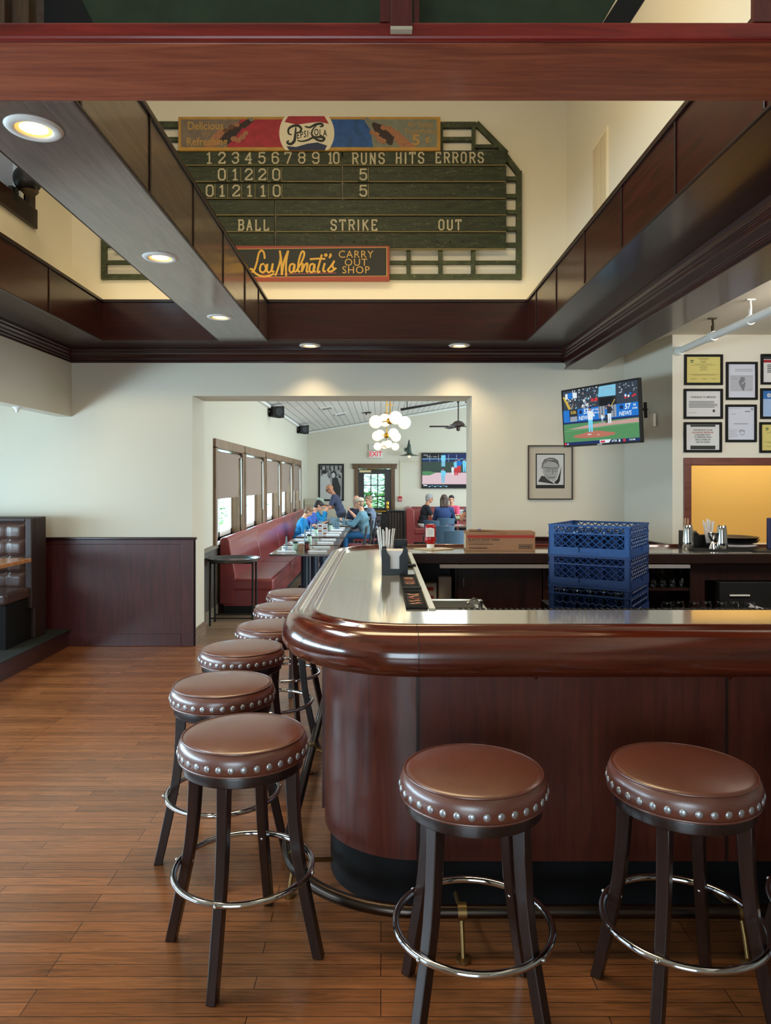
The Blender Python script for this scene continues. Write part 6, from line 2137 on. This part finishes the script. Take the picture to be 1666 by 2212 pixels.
t = thing('fire_alarm_pull', 'small red fire alarm pull station on the end wall right of the door', 'fire alarm', (0.545, YE, 1.21))
MB().box(-0.055, 0.055, -0.05, 0, -0.07, 0.07).build('case', mat('alarm_red', (176, 44, 56), 0.4), t, bevel=0.006)
MB().box(-0.04, 0.04, -0.056, -0.05, -0.05, 0.0).build('lever', mat('alarm_pale', (226, 150, 150), 0.4), t)
t = thing('surface_conduit', 'thin cream conduit running up from the fire alarm towards the wall lamp', 'conduit', (0.545, YE - 0.004, 1.28))
MB().box(-0.015, 0.015, -0.015, 0, 0, 0.98).box(-0.015, 0.60, -0.015, 0, 0.98, 1.01).build('channel', mat('conduit_cream', (214, 204, 176), 0.5), t)
t = thing('barn_lamp', 'green gooseneck barn lamp on the end wall left of the television', 'wall lamp', (0.79, YE, 2.42))
GRL = mat('barn_green', (66, 84, 76), 0.4, 0.2)
MB().lathe([(0.265, -0.005), (0.27, 0.0), (0.12, 0.035), (0.07, 0.07), (0.045, 0.18), (0.04, 0.30), (0.02, 0.34), (0.0005, 0.35)], (0, -0.42, 0), 28).build('lamp_shade', GRL, t, smooth=40)
MB().tube([(0, -0.42, 0.34), (0, -0.40, 0.42), (0, -0.25, 0.44), (-0.04, -0.1, 0.25), (-0.06, 0, 0.18)], 0.014, 8).build('gooseneck', GRL, t, smooth=60)
MB().cyl((-0.06, -0.02, 0.18), (-0.06, 0, 0.18), 0.06).build('mounting_plate', GRL, t)
MB().ball((0, -0.42, -0.02), 0.04, 14, 10).build('bulb', mat('peach_bulb', (255, 214, 170), 0.4, emit=(255, 190, 130), estr=2.0), t, smooth=60)
for (x, y, z, lab) in ((-1.95, 13.5, 3.12, 'black loudspeaker bracketed high on the window wall, nearest of the two'), (-1.95, 18.1, 3.12, 'black loudspeaker bracketed high on the window wall, farther one')):
    t = thing('loudspeaker', lab, 'loudspeaker', (x, y, z - 0.12), R(35))
    MB().prism([(-0.12, -0.09), (0.12, -0.11), (0.12, 0.11), (-0.12, 0.09)], -0.09, 0.11, 'y').build('cabinet', MATTE, t, bevel=0.012)
    MB().cyl((0, -0.092, 0.0), (0, -0.10, 0.0), 0.075).build('speaker_cone', mat('speaker_grey', (44, 44, 46), 0.6), t)
    MB().box(-0.18, -0.10, -0.02, 0.02, -0.02, 0.02).build('bracket', BLACK, t)
t = thing('track_rail', 'black rail slung under the sloping plank ceiling behind the chandelier', 'rail', (0, 16.5, 0))
MB().tube([(0.45, 0, 3.34), (1.72, 0, 3.56)], 0.028, 8).build('rail', MATTE, t)
MB().tube([(1.93, 0, 3.52), (3.4, 0, 3.40)], 0.028, 8).build('rail', MATTE, t)
m = MB()
for x, z in ((0.6, 3.37), (1.6, 3.54), (2.4, 3.48)):
    m.cyl((x, 0, z), (x, 0, 3.085 + (x + 2.3) * 0.167), 0.010, n=6)
m.build('hanger', MATTE, t)
for k, (x, y) in enumerate(((-1.4, 13.2), (-1.15, 15.4), (-0.95, 17.2))):
    t = thing('ceiling_vent', ['white ceiling grille on the plank ceiling, nearest of three', 'white ceiling grille on the plank ceiling, middle of three', 'white ceiling grille on the plank ceiling, farthest of three'][k], 'vent', (x, y, 3.072 + (x + 2.3) * 0.167))
    M = Matrix.Rotation(-math.atan(0.167), 4, 'Y')
    MB().box(-0.13, 0.13, -0.18, 0.18, -0.012, 0.012, M).build('vent_frame', WHITE, t)
    g_ = MB()
    for q in range(6):
        g_.box(-0.10, 0.10, -0.14 + q * 0.05, -0.12 + q * 0.05, -0.016, -0.010, M)
    g_.build('vent_slats', mat('vent_grey', (150, 152, 154), 0.6), t)
tag(MB().box(-0.12, 0.12, -0.03, 0.03, -0.03, 0.0).cyl((0, 0, -0.03), (0, 0, -0.07), 0.02).build('ceiling_sensor', BRZ, None, loc=(-0.36, 17.8, 3.085 + (-0.36 + 2.3) * 0.167)), 'small dark bracket fitting on the plank ceiling left of the chandeliers', 'fitting')
# ================================================================ PEOPLE
def fuse(mb, voxel, smooth=4):
    """merge overlapping shapes into one continuous skin"""
    o = mb.build('fuse', SKIN0, None)
    r = o.modifiers.new('r', 'REMESH')
    r.mode = 'VOXEL'
    r.voxel_size = voxel
    s = o.modifiers.new('s', 'SMOOTH')
    s.factor = 0.5
    s.iterations = smooth
    dg = bpy.context.evaluated_depsgraph_get()
    me = bpy.data.meshes.new_from_object(o.evaluated_get(dg))
    old = o.data
    bpy.data.objects.remove(o)
    bpy.data.meshes.remove(old)
    me.polygons.foreach_set('use_smooth', [True] * len(me.polygons))
    return me


SKIN0 = mat('skin_fair', (214, 160, 132), 0.55)
SKIN1 = mat('skin_tan', (188, 130, 100), 0.55)


def ik(a, b, l1, l2, pole):
    a, b = Vector(a), Vector(b)
    d = b - a
    L = min(d.length, (l1 + l2) * 0.995)
    t = d.normalized()
    b = a + t * L
    x = (l1 * l1 - l2 * l2 + L * L) / (2 * L)
    h = math.sqrt(max(l1 * l1 - x * x, 0))
    p = Vector(pole)
    p = (p - t * p.dot(t)).normalized()
    return a + t * x + p * h, b


def person(label, x, y, face, seat=0.47, s=1.0, lean=8, side=0, yaw=0, pitch=12, hands=((0.12, 0.38, 0.30), (-0.12, 0.38, 0.30)), stand=False, skin=None, shirt=(80, 80, 90), sleeve='short', pants=(60, 70, 90), hair=None, hairstyle='short', cap=None, glasses=False, fist=0.0):
    """hands are relative to the pelvis, in metres before scaling; faces local +y"""
    skin = skin or SKIN0
    hz = (0.92 if stand else seat / s + 0.10)
    hip = Vector((0, 0, hz))
    Rl = Matrix.Rotation(R(-lean), 3, 'X') @ Matrix.Rotation(R(side), 3, 'Y')
    up = Rl @ Vector((0, 0, 1))
    fw = Rl @ Vector((0, 1, 0))
    ri = Rl @ Vector((1, 0, 0))
    waist = hip + up * 0.16
    chest = hip + up * 0.33
    nb = hip + up * 0.49
    body, top, leg = MB(), MB(), MB()
    M4 = Rl.to_4x4()
    g = 0.013
    body.ball(hip + up * 0.02, (0.165, 0.115, 0.13), M=M4)
    body.ball(waist, (0.140, 0.100, 0.15), M=M4)
    body.ball(chest, (0.165, 0.110, 0.18), M=M4)
    top.ball(hip + up * 0.03, (0.165 + g, 0.120 + g, 0.11), M=M4)
    top.ball(waist, (0.150 + g, 0.108 + g, 0.16), M=M4)
    top.ball(chest, (0.165 + g, 0.112 + g, 0.185), M=M4)
    sh = {}
    for k in (1, -1):
        sh[k] = nb + ri * (0.172 * k) - up * 0.045
        body.capsule(chest + up * 0.08 + ri * 0.05 * k, 0.075, sh[k], 0.056)
        top.capsule(chest + up * 0.08 + ri * 0.05 * k, 0.075 + g, sh[k], 0.056 + g)
        body.capsule(nb + up * 0.015, 0.055, sh[k], 0.05)
        top.capsule(nb - up * 0.01, 0.055 + g * 0.8, sh[k], 0.05 + g)
    # head on its neck
    Rh = Matrix.Rotation(R(yaw), 3, 'Z') @ Matrix.Rotation(R(-pitch), 3, 'X')
    hc = nb + up * 0.12 + Rh @ Vector((0, 0.035, 0.085))
    hu, hf, hr = Rh @ Vector((0, 0, 1)), Rh @ Vector((0, 1, 0)), Rh @ Vector((1, 0, 0))
    H4 = Rh.to_4x4()
    body.capsule(nb - up * 0.02, 0.058, hc - hu * 0.05 - hf * 0.015, 0.052)
    body.ball(hc + hu * 0.025 - hf * 0.008, (0.074, 0.094, 0.090), M=H4)
    body.ball(hc - hu * 0.035 + hf * 0.022, (0.058, 0.068, 0.075), M=H4)
    body.ball(hc - hu * 0.088 + hf * 0.045, (0.028, 0.028, 0.022), M=H4)
    body.capsule(hc + hu * 0.012 + hf * 0.084, 0.008, hc - hu * 0.022 + hf * 0.102, 0.013, 8)
    body.capsule(hc + hu * 0.030 + hf * 0.078 + hr * 0.03, 0.012, hc + hu * 0.030 + hf * 0.078 - hr * 0.03, 0.012, 8)
    body.capsule(hc - hu * 0.052 + hf * 0.084 + hr * 0.014, 0.009, hc - hu * 0.052 + hf * 0.084 - hr * 0.014, 0.009, 8)
    for k in (1, -1):
        body.ball(hc + hr * 0.074 * k - hf * 0.012 - hu * 0.005, (0.012, 0.020, 0.032), 10, 8, M=H4)
    # arms and hands
    for k, hd in ((1, hands[0]), (-1, hands[1])):
        tgt = hip + Vector(hd)
        el, wr = ik(sh[k], tgt, 0.285, 0.255, (0.6 * k, -0.35, -0.9))
        body.capsule(sh[k], 0.050, el, 0.040)
        body.capsule(el, 0.041, wr, 0.028)
        d = (wr - el).normalized()
        sd = d.cross(Vector((0, 0, 1)))
        sd = (sd if sd.length > 0.1 else ri).normalized() * k
        nn = sd.cross(d).normalized()
        palm = wr + d * 0.045
        Mp = Matrix((sd, d, nn)).transposed().to_4x4()
        body.ball(palm, (0.040, 0.052, 0.017), 12, 8, M=Mp)
        cl = fist if k == 1 else min(fist, 0.4)
        for j, (off, ln) in enumerate(((-0.030, 0.062), (-0.010, 0.072), (0.010, 0.068), (0.029, 0.054))):
            p0 = palm + sd * off + d * 0.040
            a1 = 0.35 + 1.1 * cl
            a2 = a1 + 0.5 + 1.0 * cl
            dn = -nn * (1 if True else -1)
            p1 = p0 + (d * math.cos(a1) + dn * math.sin(a1)) * ln * 0.55
            p2 = p1 + (d * math.cos(a2) + dn * math.sin(a2)) * ln * 0.5
            body.capsule(p0, 0.0095, p1, 0.009, 8)
            body.capsule(p1, 0.009, p2, 0.0075, 8)
        q0 = wr + d * 0.020 - sd * 0.030
        q1 = q0 + (d * 0.6 - sd * 0.7 - nn * 0.3).normalized() * 0.042
        body.capsule(q0, 0.012, q1, 0.0105, 8)
        body.capsule(q1, 0.0105, q1 + (d - sd * 0.15 - nn * 0.35).normalized() * 0.032, 0.0085, 8)
        if sleeve == 'long':
            top.capsule(sh[k], 0.052 + g, el, 0.042 + g)
            top.capsule(el, 0.043 + g, wr - d * 0.01, 0.031 + g)
        elif sleeve == 'short':
            top.capsule(sh[k], 0.053 + g, sh[k].lerp(el, 0.62), 0.050 + g)
    # legs
    for k in (1, -1):
        h_ = hip + Vector((0.088 * k, 0.0, -0.02))
        if stand:
            kn = h_ + Vector((0.01 * k, 0.03, -0.43))
            an = Vector((0.10 * k, -0.02, 0.08))
        else:
            kn = h_ + Vector((0.035 * k, 0.42, -0.005))
            an = Vector((0.12 * k, 0.40, 0.08))
        body.capsule(h_, 0.082, kn, 0.052)
        body.capsule(kn, 0.052, an, 0.036)
        leg.capsule(h_, 0.090, kn, 0.064)
        leg.capsule(kn, 0.062, an + Vector((0, 0, 0.03)), 0.050)
        body.capsule(an + Vector((0, -0.03, -0.035)), 0.036, an + Vector((0.02 * k, 0.13, -0.048)), 0.028)
    leg.ball(hip + Vector((0, 0, -0.01)), (0.175, 0.130, 0.115))
    for m_ in (body, top, leg):
        m_.v = [(a * s, b * s, c * s) for a, b, c in m_.v]
    me = fuse(body, 0.0065 * s, 3)
    me.name = 'person'
    me.materials.clear()
    me.materials.append(skin)
    o = bpy.data.objects.new('person', me)
    COL.objects.link(o)
    o.location = (x, y, 0)
    o.rotation_euler.z = R(face)
    tag(o, label, 'person')

    def garment(nm, mb, m_, vox=0.012):
        q = fuse(mb, vox, 3)
        q.name = nm
        q.materials.clear()
        q.materials.append(m_)
        c = bpy.data.objects.new(nm, q)
        COL.objects.link(c)
        c.parent = o
        return c
    garment('shirt', top, mat('cloth_%d_%d_%d' % shirt, shirt, 0.85, bump=0.15, bscale=25))
    garment('trousers', leg, mat('cloth_%d_%d_%d' % pants, pants, 0.85, bump=0.15, bscale=25))

    def S(p):
        return tuple(q * s for q in p)
    if hair:
        hb = MB()
        c0 = hc + hu * 0.042 - hf * 0.020
        if hairstyle == 'fringe':
            hb.ball(c0, (0.085, 0.094, 0.060), M=H4)
            hb.ball(hc - hf * 0.055 - hu * 0.03, (0.066, 0.040, 0.06), M=H4)
        else:
            hb.ball(c0, (0.084, 0.098, 0.084), M=H4)
            hb.ball(hc - hf * 0.040 - hu * 0.012, (0.078, 0.066, 0.078), M=H4)
            hb.ball(hc + hu * 0.082 + hf * 0.045, (0.058, 0.042, 0.028), M=H4)
        if hairstyle == 'long':
            for k in (-1, 0, 1):
                hb.capsule(hc + hr * 0.055 * k - hf * (0.055 if k == 0 else 0.03), 0.052, hc + hr * 0.060 * k - hf * 0.075 - hu * 0.17, 0.045)
        hb.v = [S(v) for v in hb.v]
        garment('hair', hb, mat('hair_%d_%d_%d' % hair, hair, 0.55, bump=0.5, bscale=90), 0.008)
    if cap:
        cb = MB()
        cb.ball(hc + hu * 0.058 - hf * 0.010, (0.088, 0.104, 0.070), M=H4)
        cb.capsule(hc + hu * 0.045 + hf * 0.085 + hr * 0.04, 0.012, hc + hu * 0.030 + hf * 0.150 + hr * 0.02, 0.010)
        cb.capsule(hc + hu * 0.045 + hf * 0.085 - hr * 0.04, 0.012, hc + hu * 0.030 + hf * 0.150 - hr * 0.02, 0.010)
        cb.capsule(hc + hu * 0.045 + hf * 0.085, 0.014, hc + hu * 0.030 + hf * 0.155, 0.012)
        cb.v = [S(v) for v in cb.v]
        garment('cap', cb, mat('cap_%d_%d_%d' % cap, cap, 0.8), 0.008)
    eb = MB()
    for k in (1, -1):
        eb.ball(S(hc + hr * 0.030 * k + hf * 0.0795 + hu * 0.012), 0.0115 * s, 10, 7)
    eb.build('eyes', mat('eye_dark', (40, 30, 26), 0.3), o, smooth=60)
    if glasses:
        gb = MB()
        for k in (1, -1):
            cc = hc + hr * 0.031 * k + hf * 0.100 + hu * 0.010
            gb.tube([S(cc + hr * 0.024 * math.cos(a) + hu * 0.018 * math.sin(a)) for a in [2 * PI * j / 14 for j in range(14)]], 0.0032 * s, 5, closed=True)
            gb.tube([S(cc + hr * 0.024 * k), S(hc + hr * 0.078 * k + hf * 0.06 + hu * 0.012), S(hc + hr * 0.080 * k - hf * 0.02 + hu * 0.008)], 0.003 * s, 5)
        gb.tube([S(hc + hr * 0.008 + hf * 0.103 + hu * 0.012), S(hc - hr * 0.008 + hf * 0.103 + hu * 0.012)], 0.003 * s, 5)
        gb.build('glasses', BLACK, o, smooth=60)
    return o


TEAL = (20, 120, 176)
# window side of the long table, facing the aisle (+x)
person('boy with blond hair in teal shirt bent over the table on the banquette', -1.65, 14.35, -90, s=0.86, lean=16, pitch=38, yaw=10, hands=((0.12, 0.36, 0.24), (-0.10, 0.40, 0.26)), shirt=TEAL, sleeve='long', pants=(44, 48, 60), hair=(128, 100, 78))
person('person with dark hair and blue shirt leaning forward behind the blond boy', -1.66, 15.75, -90, s=0.98, lean=22, pitch=40, yaw=12, hands=((0.14, 0.44, 0.24), (-0.10, 0.46, 0.24)), shirt=(62, 96, 178), sleeve='short', pants=(50, 52, 64), hair=(40, 34, 34))
person('person in grey-green cap and teal shirt with hands raised near the face', -1.62, 16.65, -90, s=0.97, lean=14, pitch=22, yaw=10, hands=((0.06, 0.34, 0.44), (-0.06, 0.36, 0.42)), shirt=(16, 124, 178), sleeve='long', pants=(50, 52, 64), hair=(96, 80, 66), hairstyle='fringe', cap=(150, 166, 150), fist=0.8)
person('standing bald man in glasses and navy T-shirt leaning over the table end', -0.98, 17.95, 82, s=0.98, lean=22, pitch=30, yaw=8, hands=((0.10, 0.46, 0.20), (-0.08, 0.46, 0.18)), stand=True, skin=SKIN1, shirt=(66, 72, 98), sleeve='short', pants=(44, 46, 56), glasses=True)
# aisle side, facing the window (-x)
person('seated man in pale cap and grey-blue shirt with jeans, back partly to us', -0.33, 15.45, 78, s=0.98, lean=9, pitch=5, yaw=-12, hands=((0.14, 0.42, 0.28), (-0.12, 0.44, 0.28)), shirt=(98, 138, 158), sleeve='long', pants=(44, 104, 160), hair=(150, 130, 110), hairstyle='fringe', cap=(206, 196, 178))
person('seated bald man raising his fist beside the man in the pale cap', -0.53, 16.8, 150, s=1.0, lean=6, pitch=4, yaw=25, hands=((0.06, 0.36, 0.24), (-0.02, 0.36, 0.44)), shirt=(40, 46, 66), sleeve='short', pants=(60, 62, 70), fist=1.0)
person('seated person with grey-brown hair half hidden behind the man in the pale cap', -0.20, 17.4, 100, s=0.98, lean=6, pitch=8, yaw=30, shirt=(120, 134, 160), sleeve='short', pants=(60, 62, 70), hair=(140, 118, 98))
# the women at the back booth
person('woman with short gray hair in black shirt and white trousers on the corner booth seat', 1.10, 19.25, -78, seat=0.47, s=1.0, lean=14, pitch=12, yaw=-6, hands=((0.10, 0.44, 0.22), (-0.10, 0.44, 0.22)), skin=SKIN1, shirt=(32, 34, 42), sleeve='short', pants=(220, 220, 216), hair=(150, 152, 156))
person('woman with long dark hair in navy top, her back to us', 1.55, 17.66, -4, s=1.0, lean=4, pitch=8, hands=((0.12, 0.40, 0.28), (-0.12, 0.40, 0.28)), shirt=(40, 62, 108), sleeve='long', pants=(50, 54, 66), hair=(66, 50, 44), hairstyle='long')
person('woman with short black hair in bright pink top facing us at the back booth', 1.93, 19.45, 150, s=0.95, lean=6, pitch=8, yaw=18, shirt=(224, 86, 122), sleeve='short', pants=(60, 60, 70), hair=(44, 36, 36))
person('woman with wavy brown hair and bare arms, cut by the right jamb', 2.26, 17.66, 22, s=0.97, lean=6, pitch=10, yaw=10, hands=((0.12, 0.40, 0.26), (-0.14, 0.38, 0.26)), skin=SKIN1, shirt=(96, 92, 108), sleeve='none', pants=(60, 60, 70), hair=(104, 76, 60), hairstyle='long')
c_ = thing('dining_chair', 'black ladder-back chair holding the woman with wavy brown hair', 'chair', (0, 0, 0)) if False else ladder_chair(2.26, 17.66, R(22), 'black ladder-back chair holding the woman with wavy brown hair by the jamb', G1)
